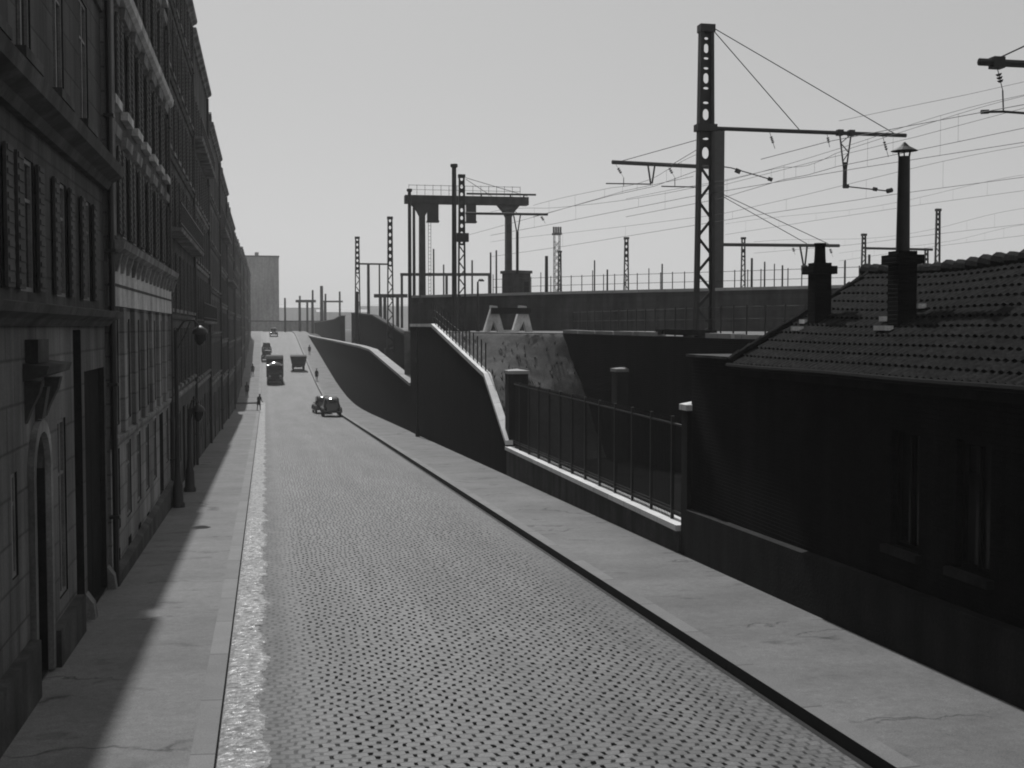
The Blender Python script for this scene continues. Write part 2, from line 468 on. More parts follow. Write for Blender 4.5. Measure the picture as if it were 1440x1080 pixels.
CORN = [(-.02, 0), (.10, 0), (.16, .10), (.30, .18), (.34, .30), (-.02, .36)]
BAND = [(-.02, 0), (.06, .02), (.09, .10), (.09, .18), (-.02, .22)]
SLAB = [(-.02, 0), (.34, .05), (.36, .17), (-.02, .19)]


def gutters_roof(t, x, y0, y1, zt, mh=2.6, back=12, chim=2, dorm=3, seed=0):
    rnd = random.Random(seed)
    moulding(t, 'cornice', x, y0, y1, zt - .36, CORN, 'trim')
    rf = MB().prism([(x + .02, y0, zt + .004), (x + .02, y0, zt + .12), (x - 1.0, y0, zt + mh), (x - 3.5, y0, zt + mh + .5), (x - back, y0, zt + mh), (x - back, y0, zt + .004)], (0, y1 - y0, 0)).build('roof', 'zinc', t)
    for i in range(dorm):
        yc = y0 + (i + .5) * (y1 - y0) / dorm
        MB().prism([(x - .12, yc - .65, zt + .3), (x - .12, yc + .65, zt + .3), (x - .12, yc + .65, zt + 1.75), (x - .12, yc, zt + 2.0), (x - .12, yc - .65, zt + 1.75)], (-1.3, 0, 0)).build('dormer', 'trim_dark', rf)
    for i in range(chim):
        yc = y0 + .5 if i == 0 else y1 - .9 if i == 1 else (y0 + y1) / 2
        xc = x - rnd.uniform(2.2, 3.4); h = mh + rnd.uniform(.9, 1.7)
        cm = MB().box(xc - 2.0, xc, yc - .3, yc + .3, zt + mh - .5, zt + h).box(xc - 2.06, xc + .06, yc - .36, yc + .36, zt + h + .001, zt + h + .15).build('chimney', 'brick_dark', rf)
        pots = MB()
        for k in range(4): pots.cone((xc - .3 - k * .46, yc, zt + h + .15), (xc - .3 - k * .46, yc, zt + h + .6), .13, .10, 8)
        pots.build('pot', 'rust', cm)


def shell(t, x, y0, y1, zt, mat, zb, back=12):
    MB().add([(x, y0, zb), (x - back, y0, zb), (x - back, y0, zt), (x, y0, zt)], [(0, 1, 2, 3)]).add([(x, y1, zb), (x - back, y1, zb), (x - back, y1, zt), (x, y1, zt)], [(3, 2, 1, 0)]).add(
        [(x - back, y0, zb), (x - back, y1, zb), (x - back, y1, zt), (x - back, y0, zt)], [(3, 2, 1, 0)]).build('side_wall', mat, t)


def drainpipe(t, x, y, z0, z1):
    b = MB().cone((x + .10, y, z0), (x + .10, y, z1), .065, .065, 8)
    z = z0 + 1.5
    while z < z1: b.box(x - .02, x + .19, y - .09, y + .09, z, z + .07); z += 2.9
    b.build('drainpipe', 'iron', t)


def std_building(y0, y1, x, zt, fl0, fl, nwin, wall, label, style, seed, balc=(), shop=True, ww=1.05, base_h=None, rounded=False):
    """generic street house: ground storey with doors, then storeys of tall windows between string courses"""
    rnd = random.Random(seed)
    t = thing('apartment_building', label, 'apartment building', (x, (y0 + y1) / 2, zr((y0 + y1) / 2)), 'apartment buildings along the street')
    zb = min(zr(y0), zr(y1)) - .4; zg = max(zr(y0), zr(y1)) + KH
    ops = []; wins = []; step = (y1 - y0) / nwin
    z = zg + fl0; lv = []
    while z + fl < zt + .3: lv.append(z); z += fl
    for k, zf in enumerate(lv):
        h = min(fl - .75, 2.25) if k else min(fl - .7, 2.3)
        for i in range(nwin):
            yc = y0 + (i + .5) * step + (.12 * step if i % 2 else -.12 * step) * (0 if nwin % 2 else 1)
            ops.append((yc - ww / 2, yc + ww / 2, zf + .35, zf + .35 + h)); wins.append((yc, zf + .35, h, k))
    doors = []
    for i in range(nwin):
        yc = y0 + (i + .5) * step
        if i % 3 == seed % 3:
            ops.append((yc - .65, yc + .65, zr(yc) + KH + .02, zg + min(fl0 - .6, 2.9), .28)); doors.append((yc, zr(yc) + KH + .02, zg + min(fl0 - .6, 2.9)))
        else:
            h = min(fl0 - 1.5, 2.0); ops.append((yc - ww / 2, yc + ww / 2, zg + .8, zg + .8 + h)); wins.append((yc, zg + .8, h, -1))
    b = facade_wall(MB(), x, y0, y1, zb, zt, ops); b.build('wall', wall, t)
    shell(t, x, y0, y1, zt, wall, zb)
    for yc, z, h, k in wins:
        window(t, x, yc, z, ww, h, style if k >= 0 else 'plain')
        if k >= 0: MB().box(x + .002, x + .14, yc - ww / 2 - .1, yc + ww / 2 + .1, z - .13, z - .002).build('sill', 'trim', t)
    for yc, za, zc in doors:
        d = MB().box(x - .27, x - .2, yc - .65, yc + .65, za, zc)
        for s in (-1, 1):
            for q in (0, 1): d.box(x - .2, x - .175, yc + s * .33 - .22, yc + s * .33 + .22, za + .25 + q * (zc - za) * .45, za + .1 + (zc - za) * .42 + q * (zc - za) * .45)
        d.build('door', 'wood', t)
    moulding(t, 'string_course', x, y0 + .003, y1 - .003, zg + fl0 - .2, BAND, 'trim')
    for k, zf in enumerate(lv[1:]):
        if k in balc:
            moulding(t, 'balcony', x, y0 + .4, y1 - .4, zf + .1, [(-.02, 0), (.5, .04), (.55, .16), (-.02, .17)], 'trim')
            rl = MB()
            rl.bar((x + .5, y0 + .42, zf + 1.15), (x + .5, y1 - .42, zf + 1.15), .05, .04)
            rl.bar((x + .5, y0 + .42, zf + .42), (x + .5, y1 - .42, zf + .42), .03, .03)
            yy = y0 + .45
            while yy < y1 - .4: rl.box(x + .49, x + .51, yy, yy + .03, zf + .27, zf + 1.14); yy += .22
            rl.build('balcony_railing', 'iron', t)
        else:
            moulding(t, 'string_course', x, y0 + .003, y1 - .003, zf - .05, BAND, 'trim_dark' if seed % 2 else 'trim')
    drainpipe(t, x, y1 - .25, zr(y1) + KH, zt - .4)
    gutters_roof(t, x, y0, y1, zt, 2.6 + rnd.uniform(-.4, .3), chim=2 + seed % 2, dorm=max(2, nwin // 2), seed=seed)
    return t


# --- building A: nearest, dark stone, arched door and carriage gate
y0, y1, zt = 2.0, 27.4, 21.5
A = thing('apartment_building', 'nearest sooty stone apartment building with an arched doorway and heavy cornices', 'apartment building', (XF, 15, zr(15)), 'apartment buildings along the street')
zs = lambda y: zr(y) + KH
ops = []
AW = []
ops.append((18.72, 19.92, zs(19.3) + .02, 3.2, .30))                  # arched door (arch head filled below)
ops.append((22.95, 23.9, zs(23.4) + .02, 4.75, .5))                   # deep dark recess
ops.append((24.25, 27.15, zs(25.7) + .02, 3.95, .16))                  # carriage gate
for yc, w, za, h in ((21.55, .85, .25, 3.0), (17.55, .42, 1.35, 1.45), (20.42, .42, 1.25, 1.6), (15.2, .9, .4, 2.9), (12.5, .9, .4, 2.9), (9.5, .9, .4, 2.9), (6.5, .9, .4, 2.9)):
    ops.append((yc - w / 2, yc + w / 2, za, za + h)); AW.append((yc, za, w, h))
for yc in (6.0, 8.4, 11.0, 13.6, 16.5, 18.85, 21.9, 24.9):
    for za, h in ((5.32, 1.95), (8.75, 2.35), (12.0, 2.3), (15.1, 2.2), (18.1, 2.0)):
        ops.append((yc - .55, yc + .55, za, za + h)); AW.append((yc, za, 1.1, h))
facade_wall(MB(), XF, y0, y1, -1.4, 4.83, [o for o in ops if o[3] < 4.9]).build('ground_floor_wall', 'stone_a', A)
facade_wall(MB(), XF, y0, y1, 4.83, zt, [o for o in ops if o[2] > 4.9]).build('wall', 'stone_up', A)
shell(A, XF, y0, y1, zt, 'stone_a', -1.4)
for yc, za, w, h in AW: window(A, XF, yc, za, w, h, 'shut' if (za > 5 and za < 8) else 'french')
for yc in (6.0, 8.4, 11.0, 13.6, 16.5, 18.85, 21.9, 24.9):
    for za in (8.75, 12.0, 15.1):
        MB().box(XF + .002, XF + .16, yc - .7, yc + .7, za - .16, za - .002).build('sill', 'trim_dark', A)
# arched door leaf, archivolt and jambs
zd = zs(19.3) + .02; zc = 2.6
arch = [(XF - .28, 18.72, zd), (XF - .28, 19.92, zd), (XF - .28, 19.92, zc)] + [(XF - .28, 19.32 + .6 * math.cos(a), zc + .6 * math.sin(a)) for a in [math.pi * k / 12 for k in range(1, 12)]] + [(XF - .28, 18.72, zc)]
dr = MB().prism(arch, (.06, 0, 0)).build('door', 'wood', A)
MB().box(XF - .22, XF - .19, 18.80, 19.27, zd + .2, zd + 1.4).box(XF - .22, XF - .19, 19.37, 19.84, zd + .2, zd + 1.4).box(XF - .22, XF - .19, 18.80, 19.27, zd + 1.6, zc).box(XF - .22, XF - .19, 19.37, 19.84, zd + 1.6, zc).build('door_panel', 'wood', dr)
sp = MB()
for sg in (-1, 1):
    pts = [(XF - .2, 19.32 + sg * .6, 3.2)] + [(XF - .2, 19.32 + sg * .6 * math.cos(a), zc + .6 * math.sin(a)) for a in [math.pi / 2 * k / 8 for k in range(8, -1, -1)]]
    sp.prism(pts, (.198, 0, 0))
sp.build('spandrel', 'stone_a', A)
am = MB(); N = 14
for k in range(N):
    a0, a1 = math.pi * k / N, math.pi * (k + 1) / N
    P = lambda r, a: (XF + .002, 19.32 + r * math.cos(a), zc + r * math.sin(a))
    am.prism([P(.62, a0), P(.80, a0), P(.80, a1), P(.62, a1)], (.09, 0, 0))
am.box(XF + .002, XF + .09, 18.52, 18.70, zd, zc - .002); am.box(XF + .002, XF + .09, 19.94, 20.12, zd, zc - .002)
am.build('door_surround', 'trim', A)
# canopy ledge on consoles over the door, with a hanging keystone ornament
lg = MB().prism([(XF + .002, 18.3, 4.02), (XF + .32, 18.3, 4.12), (XF + .36, 18.3, 4.24), (XF + .002, 18.3, 4.28)], (0, 2.1, 0)).build('door_hood', 'trim_dark', A)
MB().box(XF + .002, XF + .18, 18.5, 19.4, 4.28, 4.62).build('hood_block', 'trim_dark', lg)
MB().prism([(XF + .002, 18.4, 4.02), (XF + .24, 18.4, 4.02), (XF + .2, 18.4, 3.85), (XF + .08, 18.4, 3.6), (XF + .002, 18.4, 3.4)], (0, .22, 0)).build('console', 'trim_dark', lg)
MB().prism([(XF + .002, 20.0, 4.02), (XF + .24, 20.0, 4.02), (XF + .2, 20.0, 3.85), (XF + .08, 20.0, 3.6), (XF + .002, 20.0, 3.4)], (0, .22, 0)).build('console', 'trim_dark', lg)
MB().prism([(XF + .1, 19.2, 3.42), (XF + .18, 19.2, 3.9), (XF + .002, 19.2, 3.9), (XF + .002, 19.2, 3.42)], (0, .26, 0)).build('keystone', 'trim_dark', lg)
MB().box(XF - .15, XF - .10, 24.25, 25.69, zs(25.7) + .02, 3.95).box(XF - .15, XF - .10, 25.71, 27.15, zs(25.7) + .02, 3.95).build('carriage_gate', 'wood', A)
MB().box(XF - .49, XF - .45, 22.95, 23.9, zs(23.4) + .02, 4.75).build('service_door', 'wood', A)
moulding(A, 'cornice', XF, y0, y1, 4.82, [(-.02, 0), (.10, 0), (.18, .10), (.34, .18), (.38, .30), (-.02, .36)], 'trim_dark')
moulding(A, 'cornice', XF, y0, y1, 7.75, [(-.02, 0), (.12, 0), (.2, .14), (.42, .26), (.46, .46), (-.02, .54)], 'trim_dark')
for z in (11.5, 14.7, 17.7): moulding(A, 'string_course', XF, y0, y1, z, BAND, 'trim_dark')
MB().box(XF + .002, XF + .16, y0, 18.45, -1.2, .25).box(XF + .002, XF + .16, 20.2, 22.9, -1.2, -.05).build('plinth', 'trim_dark', A)
for yy in (24.1, 27.28): MB().prism([(XF + .01, yy - .16, zs(yy) - .1), (XF + .2, yy - .16, zs(yy) - .1), (XF + .15, yy - .16, zs(yy) + .3), (XF + .01, yy - .16, zs(yy) + .5)], (0, .32, 0)).build('wheel_guard', 'trim', A)
gutters_roof(A, XF, y0, y1, zt, 2.6, seed=1)

# --- building B: paler stone, raised ground floor, pale band under a balcony sill
y0, y1, zt, xb = 27.55, 44.3, 20.6, XF + .06
B = thing('apartment_building', 'pale stone apartment building with a light blank band under its first sill course', 'apartment building', (xb, 36, zr(36)), 'apartment buildings along the street')
NB = 7; step = (y1 - y0) / NB
ops = []; BW = []
for i in range(NB):
    yc = y0 + (i + .5) * step
    for za, h, w, st in ((.15, 1.85, 1.0, 'plain'), (2.55, 2.45, 1.15, 'plain'), (6.95, 2.05, 1.1, 'shut'), (9.95, 2.1, 1.1, 'shut'), (13.0, 2.1, 1.1, 'shut'), (16.0, 2.1, 1.1, 'shut')):
        if i == 5 and za < 1: continue
        ops.append((yc - w / 2, yc + w / 2, za, za + h)); BW.append((yc, za, w, h, st))
    ops.append((yc - .35, yc + .35, zs(yc) + .25, zs(yc) + .62, .25))
yc = y0 + 5.5 * step; ops.append((yc - .7, yc + .7, zs(yc) + .7, 2.0, .26)); bdoor = yc
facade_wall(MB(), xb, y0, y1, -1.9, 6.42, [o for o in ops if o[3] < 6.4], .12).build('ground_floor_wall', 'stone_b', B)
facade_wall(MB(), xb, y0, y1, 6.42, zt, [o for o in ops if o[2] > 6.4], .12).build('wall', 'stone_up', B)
shell(B, xb, y0, y1, zt, 'stone_b', -1.9)
for yc, za, w, h, st in BW: window(B, xb, yc, za, w, h, st)
for i in range(NB):
    yc = y0 + (i + .5) * step
    MB().box(xb - .24, xb - .2, yc - .35, yc + .35, zs(yc) + .25, zs(yc) + .62).build('cellar_grate', 'iron', B)
    for za in (9.95, 13.0, 16.0): MB().box(xb + .002, xb + .17, yc - .66, yc + .66, za - .2, za - .002).build('sill', 'pale_band', B)
    for za, h in ((6.95, 2.05), (9.95, 2.1), (13.0, 2.1)): MB().prism([(xb + .002, yc - .68, za + h + .06), (xb + .12, yc - .68, za + h + .1), (xb + .15, yc - .68, za + h + .34), (xb + .002, yc - .68, za + h + .36)], (0, 1.36, 0)).build('lintel', 'trim', B)
MB().box(xb - .25, xb - .2, bdoor - .7, bdoor + .7, zs(bdoor) + .7, 2.0).build('door', 'wood', B)
for i in range(NB + 1):                                             # pilaster strips between the first-floor windows
    yc = y0 + i * step
    a, c = max(y0 + .01, yc - .32), min(y1 - .01, yc + .32)
    MB().box(xb + .002, xb + .10, a, c, 2.35, 5.25).build('pilaster', 'stone_b', B)
MB().box(xb + .002, xb + .13, y0 + .02, y1 - .02, 5.27, 6.28).build('blank_band', 'pale_band', B)
MB().box(xb + .002, xb + .145, y0 + .02, y1 - .02, 5.70, 5.76).build('string_course', 'trim_dark', B)
moulding(B, 'sill_course', xb, y0, y1, 6.40, [(-.02, 0), (.22, .03), (.34, .12), (.38, .28), (-.02, .34)], 'trim')
for i in range(2 * NB + 1):
    yc = y0 + .15 + i * (y1 - y0 - .3) / (2 * NB)
    MB().prism([(xb + .132, yc - .09, 6.02), (xb + .19, yc - .09, 6.02), (xb + .30, yc - .09, 6.41), (xb + .132, yc - .09, 6.41)], (0, .18, 0)).build('console', 'trim', B)
moulding(B, 'sill_course', xb, y0, y1, 2.12, BAND, 'trim')
moulding(B, 'string_course', xb, y0, y1, 12.42, [(-.02, 0), (.16, .03), (.26, .12), (.28, .32), (-.02, .36)], 'pale_band')
MB().prism([(xb + .002, y0, -1.6), (xb + .16, y0, -1.6), (xb + .16, y0, zs(y0) + .22), (xb + .002, y0, zs(y0) + .3)], (0, y1 - y0, 0)).build('plinth', 'trim_dark', B)
MB().box(xb + .002, xb + .15, y0 + .005, y0 + .5, 6.8, zt - .4).build('quoin', 'trim', B)
drainpipe(B, xb, y0 - .07, zs(y0), zt - .4); drainpipe(B, xb, y1 - .2, zs(y1), zt - .4)
gutters_roof(B, xb, y0, y1, zt, 2.5, seed=2)

std_building(44.3, 61.0, XF, 19.6, 3.6, 2.95, 7, 'plaster_c', 'dark plastered apartment building just beyond the bracket lamp post', 'shut', 3, balc=(1,))
std_building(61.0, 78.0, XF - .05, 19.3, 3.8, 3.0, 7, 'plaster_d', 'sooty apartment building with balconies on two storeys, fourth along the street', 'shut', 4, balc=(0, 3))
std_building(78.0, 95.0, XF + .03, 17.6, 3.7, 2.9, 7, 'plaster_e', 'grey apartment building with plain string courses, fifth along the street', 'french', 5)
std_building(95.0, 114.0, XF - .04, 17.0, 3.6, 2.9, 8, 'plaster_c', 'dark apartment building with one high balcony, sixth along the street', 'shut', 6, balc=(3,))
std_building(114.0, 136.0, XF + .02, 15.6, 3.8, 2.9, 8, 'plaster_e', 'grey corner apartment building before the side street', 'french', 7, balc=(2,))
std_building(148.0, 174.0, XF, 14.8, 3.8, 2.9, 8, 'plaster_d', 'dark corner apartment building just beyond the side street', 'french', 8)
std_building(174.0, 206.0, XF - .06, 15.4, 3.6, 2.9, 9, 'plaster_c', 'hazy apartment building second beyond the side street', 'french', 9)
std_building(206.0, 244.0, XF, 16.4, 3.6, 2.9, 10, 'plaster_e', 'hazy grey apartment building third beyond the side street', 'french', 10)
std_building(244.0, 292.0, XF - .05, 17.0, 3.6, 2.9, 12, 'plaster_c', 'farthest apartment building of the row, faded by haze', 'french', 11)

# --- street lamps: slender column standing hard against the houses with a bracket lantern
def street_lamp(x, y, h, label, arm=1.0, sx=1):
    t = thing('street_lamp', label, 'street lamp', (x, y, zr(y) + KH))
    z = zr(y) + KH
    MB().lathe([(.24, 0), (.24, .12), (.19, .2), (.17, .75), (.12, .95), (.09, 1.3), (.075, 2.5), (.065, h)], (x, y, z), 12).build('pole', 'iron', t, True)
    ar = MB().tube([(x, y, z + h - .1), (x + sx * arm * .35, y, z + h + .32), (x + sx * arm * .75, y, z + h + .36), (x + sx * arm, y, z + h + .12)], .035, 8)
    ar.tube([(x, y, z + h - .7), (x + sx * arm * .35, y, z + h - .2), (x + sx * arm * .6, y, z + h + .3)], .022, 6); ar.build('bracket', 'iron', t, True)
    ln = MB().lathe([(.05, .16), (.24, .02), (.27, -.1), (.25, -.13), (.05, -.13)], (x + sx * arm, y, z + h), 12).build('lamp_shade', 'iron', t, True)
    MB().lathe([(.04, -.52), (.12, -.46), (.19, -.3), (.18, -.135)], (x + sx * arm, y, z + h), 12).build('globe', 'glass', ln, True)
    return t


p = atY(237, 719, 42.0)
street_lamp(XF + .42, 42.6, 6.05, 'dark street lamp on a column close to the pale building, its lantern on a bracket', .8)
street_lamp(XF + .5, 47.9, 3.2, 'short dark post with a lantern beside the plastered building', .35)

# ------------------------------------------------------------------ right-hand side: retaining walls along the street
def wall_profile(name, label, pts, x, th, mat, copmat, copw=.5, coph=.16, group=None, endcap=True):
    """pts: list of (Y, ztop) ; wall from the pavement up to ztop with a stone coping"""
    t = thing(name, label, 'wall', (x, pts[0][0], zr(pts[0][0])), group)
    b = MB(); c = MB()
    for (ya, za), (yb, zb) in zip(pts, pts[1:]):
        n = max(1, int((yb - ya) / 6))
        for k in range(n):
            y_0, y_1 = ya + (yb - ya) * k / n, ya + (yb - ya) * (k + 1) / n; z_0, z_1 = za + (zb - za) * k / n, za + (zb - za) * (k + 1) / n
            l0, l1 = zr(y_0) - .4, zr(y_1) - .4
            vs = [(x, y_0, l0), (x + th, y_0, l0), (x + th, y_0, z_0), (x, y_0, z_0), (x, y_1, l1), (x + th, y_1, l1), (x + th, y_1, z_1), (x, y_1, z_1)]
            fs = [(3, 7, 4, 0), (1, 5, 6, 2), (2, 6, 7, 3)]
            if ya == pts[0][0] and k == 0: fs.append((0, 1, 2, 3))
            if yb == pts[-1][0] and k == n - 1: fs.append((7, 6, 5, 4))
            b.add(vs, fs)
        d = (copw - th) / 2
        a, e = x - d, x + th + d
        c.add([(a, ya, za + .002), (e, ya, za + .002), (e, ya, za + coph), (a, ya, za + coph), (a, yb, zb + .002), (e, yb, zb + .002), (e, yb, zb + coph), (a, yb, zb + coph)],
              [(3, 7, 4, 0), (1, 5, 6, 2), (2, 6, 7, 3), (0, 4, 5, 1), (0, 1, 2, 3), (7, 6, 5, 4)])
    b.build('masonry', mat, t); c.build('coping', copmat, t)
    return t


def zX(px, py, X=XW): return atX(px, py, X)


# low railed wall beside the yard
pA, pB = zX(712, 628), zX(958, 741)
wall_profile('low_wall', 'low street wall with a bright coping carrying tall iron railings', [(28.75, pB.z - .14), (50.9, pA.z - .14)], XW, .42, 'plinth', 'coping', .56, .15)
# iron railings
t = thing('iron_railing', 'tall black iron railing on the low bright coping beside the yard', 'railing', (XW + .2, 40, .2))
zc0, zc1 = pB.z + .012, pA.z + .012
zcop = lambda y: zc0 + (zc1 - zc0) * (y - 28.75) / (50.9 - 28.75)
MB().bar((XW + .21, 28.9, 2.30), (XW + .21, 50.2, 2.38), .05, .05).build('rail', 'iron', t)
MB().bar((XW + .21, 28.9, zcop(28.9) + .22), (XW + .21, 50.2, zcop(50.2) + .22), .04, .04).build('rail', 'iron', t)
yy = 29.85
while yy < 50:
    MB().box(XW + .17, XW + .25, yy - .04, yy + .04, zcop(yy) - .005, 2.50).build('post', 'iron', t)
    pn = MB(); y2 = yy + .125
    while y2 < min(yy + 1.7, 50.1):
        pn.cone((XW + .21, y2, zcop(y2) + .01), (XW + .21, y2, 2.38), .012, .012, 6, False).cone((XW + .21, y2, 2.375), (XW + .21, y2, 2.50), .024, .004, 6); y2 += .125
    pn.bar((XW + .21, yy + .045, zcop(yy) + .30), (XW + .21, yy + 1.70, zcop(yy + 1.7) + .30), .03, .03)
    pn.build('bar_panel', 'iron', t); yy += 1.745


def pier(x, y, zb, zt, w, label, capm='coping_dull', mat='plinth_dark', group='masonry piers around the yard'):
    t = thing('masonry_pier', label, 'pier', (x, y, zb), group)
    MB().box(x - w / 2, x + w / 2, y - w / 2, y + w / 2, zb, zt - .2).build('shaft', mat, t)
    h = w / 2 + .05
    MB().box(x - h, x + h, y - h, y + h, zt - .198, zt - .06).prism([(x - h, y - h, zt - .06), (x + h, y - h, zt - .06), (x + h, y + h, zt - .06), (x - h, y + h, zt - .06)], (0, 0, .001)).add(
        [(x - h, y - h, zt - .058), (x + h, y - h, zt - .058), (x + h, y + h, zt - .058), (x - h, y + h, zt - .058), (x, y, zt + .02)], [(0, 1, 4), (1, 2, 4), (2, 3, 4), (3, 0, 4)]).build('cap_stone', capm, t)
    return t


pier(XW + .22, 28.4, zr(28.4) - .3, 2.95, .42, 'slim dark pier with a bright cap at the corner of the tiled house', 'coping')
pier(XW + .55, 51.4, zr(51) - .3, 2.98, .85, 'stout pier with a flat cap where the railings meet the tall sloping wall')
pier(16.2, 53.6, -2, 2.95, .9, 'pier with a rounded pale cap standing deep in the shaded yard')

# tall wall with sloping coping
q = [zX(712, 622), zX(700, 585), zX(681, 527), zX(607, 457), zX(577, 457)]
tall = [(50.95, q[0].z), (q[1].y, q[1].z), (q[2].y, q[2].z), (q[3].y, q[3].z), (q[4].y, q[4].z)]
tall = [(a, z - .12) for a, z in tall]
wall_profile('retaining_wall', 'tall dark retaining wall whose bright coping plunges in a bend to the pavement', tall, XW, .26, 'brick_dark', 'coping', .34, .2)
q = [(577, 540), (520, 492), (505, 487), (470, 479.5), (440, 473.5), (428, 470)]
far_w = [(zX(*p).y + (.3 if i == 0 else 0), zX(*p).z - .15) for i, p in enumerate(q)]
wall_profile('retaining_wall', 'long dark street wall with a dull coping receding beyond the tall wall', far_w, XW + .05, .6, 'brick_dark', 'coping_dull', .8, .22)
# slender post on the pavement against the tall wall
t = thing('pavement_post', 'thin dark post standing on the pavement against the tall wall', 'post', (XW - .2, 80, zr(80)))
MB().lathe([(.15, 0), (.15, .5), (.07, .7), (.055, 5.0), (.04, 7.3)], (XW - .22, 80.2, zr(80.2) + KH), 10).build('shaft', 'iron', t, True)
MB().box(XW - .30, XW - .14, 80.1, 80.3, zr(80.2) + KH + 5.0, zr(80.2) + KH + 5.3).build('collar', 'iron', t)
# railing climbing on the sloping coping
t = thing('slope_railing', 'thin black railing climbing the sloping coping of the tall wall', 'railing', (XW + .4, 65, 3))


def ztall(y):
    for (a, za), (b_, zb) in zip(tall, tall[1:]):
        if y <= b_: return za + (zb - za) * (y - a) / (b_ - a) + .2
    return tall[-1][1] + .2


ys_ = [56.9 + i * 1.15 for i in range(17)]
for y in ys_: MB().box(XW + .15, XW + .21, y - .03, y + .03, ztall(y) - .02, ztall(y) + 1.35).build('post', 'iron', t)
MB().tube([(XW + .18, y, ztall(y) + .85) for y in ys_], .012, 5).build('rail', 'iron', t)
MB().tube([(XW + .18, y, ztall(y) + .42) for y in ys_], .012, 5).build('rail', 'iron', t)

# yard floor, earth embankment, platform
ZP = 4.5
RW = [(15.4, 62.0), (17.3, 43.0), (23.5, 24.0), (33.0, 5.0), (50, -20)]
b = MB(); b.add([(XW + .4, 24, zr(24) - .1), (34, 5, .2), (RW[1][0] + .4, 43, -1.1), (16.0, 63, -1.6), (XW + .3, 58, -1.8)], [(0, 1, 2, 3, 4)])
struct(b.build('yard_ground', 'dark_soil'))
# embankment heightfield
b = MB(); NX, NY = 40, 110; vs = []
rnd = random.Random(5)
for j in range(NY):
    for i in range(NX):
        x = XW + .42 + (17.6 - XW - .42) * i / (NX - 1); y = 46.5 + 31.0 * j / (NY - 1)
        u = (x - XW - .42) / 4.9; uc = min(1.0, u)
        a_ = ztall(max(50.96, min(y, 75))) - .25 if y > 50.96 else -.25 - (50.96 - y) * .5
        b_ = 4.42 - .95 * (62.0 - y)
        w_ = uc * uc * (3 - 2 * uc) * .4 + uc * .6
        z = max(-1.75, min(4.42, a_ * (1 - w_) + b_ * w_))
        if y > 75 - 13 * uc: z = 4.42 if u < 1.03 else -1.75
        elif u > 1.03: z = max(-1.75, min(z, b_))
        z += ((rnd.uniform(-.07, .07) + .22 * mnoise.noise((x * .7, y * .5, 1)) + .07 * mnoise.noise((x * 2.1, y * 1.7, 5))) if -1.7 < z < 4.3 else rnd.uniform(-.03, .03)) * min(1, i / 3)
        vs.append((x, y, z))
for j in range(NY - 1):
    for i in range(NX - 1): b.add([], []); b.f.append((j * NX + i, j * NX + i + 1, (j + 1) * NX + i + 1, (j + 1) * NX + i))
b.v = vs
struct(b.build('embankment', 'earth', smooth=True))
# weeds and rough grass on the slope and the yard floor
b = MB(); rnd = random.Random(11); EV = vs
for k in range(1100):
    x, y, z = EV[rnd.randrange(len(EV))]
    if z > 4.25 or mnoise.noise((x * .5, y * .4, 9)) < -.05: continue
    x += rnd.uniform(-.1, .1); y += rnd.uniform(-.15, .15); hgt = rnd.uniform(.08, .30) * (1.6 if z < -1.4 else 1)
    for q in range(4):
        a = rnd.uniform(0, 6.28); w = rnd.uniform(.02, .045); dx, dy = math.cos(a), math.sin(a); l = rnd.uniform(.05, .2)
        b.add([(x - dy * w, y + dx * w, z - .03), (x + dy * w, y - dx * w, z - .03), (x + dx * l, y + dy * l, z + hgt)], [(0, 1, 2)])
gr = b.build('weeds', 'weed'); gr['kind'] = 'stuff'; gr['label'] = 'rough grass and weeds on the earth slope'
# platform sheet between the yard wall and the raised railway wall
UW0 = [atD(578, 419, 112), atD(800, 411.5, 99), atD(1130, 404.5, 86), atD(1500, 396, 74), atD(2400, 380, 60)]
b = MB(); b.add([(XW + .5, 75.3, ZP), (RW[0][0] + .2, 62.3, ZP - .02), (RW[1][0] + .3, 43.1, ZP - .12), (RW[2][0] + .3, 24, ZP - .12), (33.3, 5, ZP - .12), (120, -20, ZP - .12), (120, 50, ZP - .1)] + [(q_.x, q_.y + .4, ZP) for q_ in reversed(UW0[:4])] + [(XW + .36, 93, ZP), (XW + .36, 93, ZP - 8), (UW0[0].x, UW0[0].y + .4, ZP - 8)], [tuple(range(12)) , (11, 10, 13, 12)] if False else [tuple(range(11)), (9, 10, 11, 12)])
struct(b.build('platform_ground', 'gravel'))
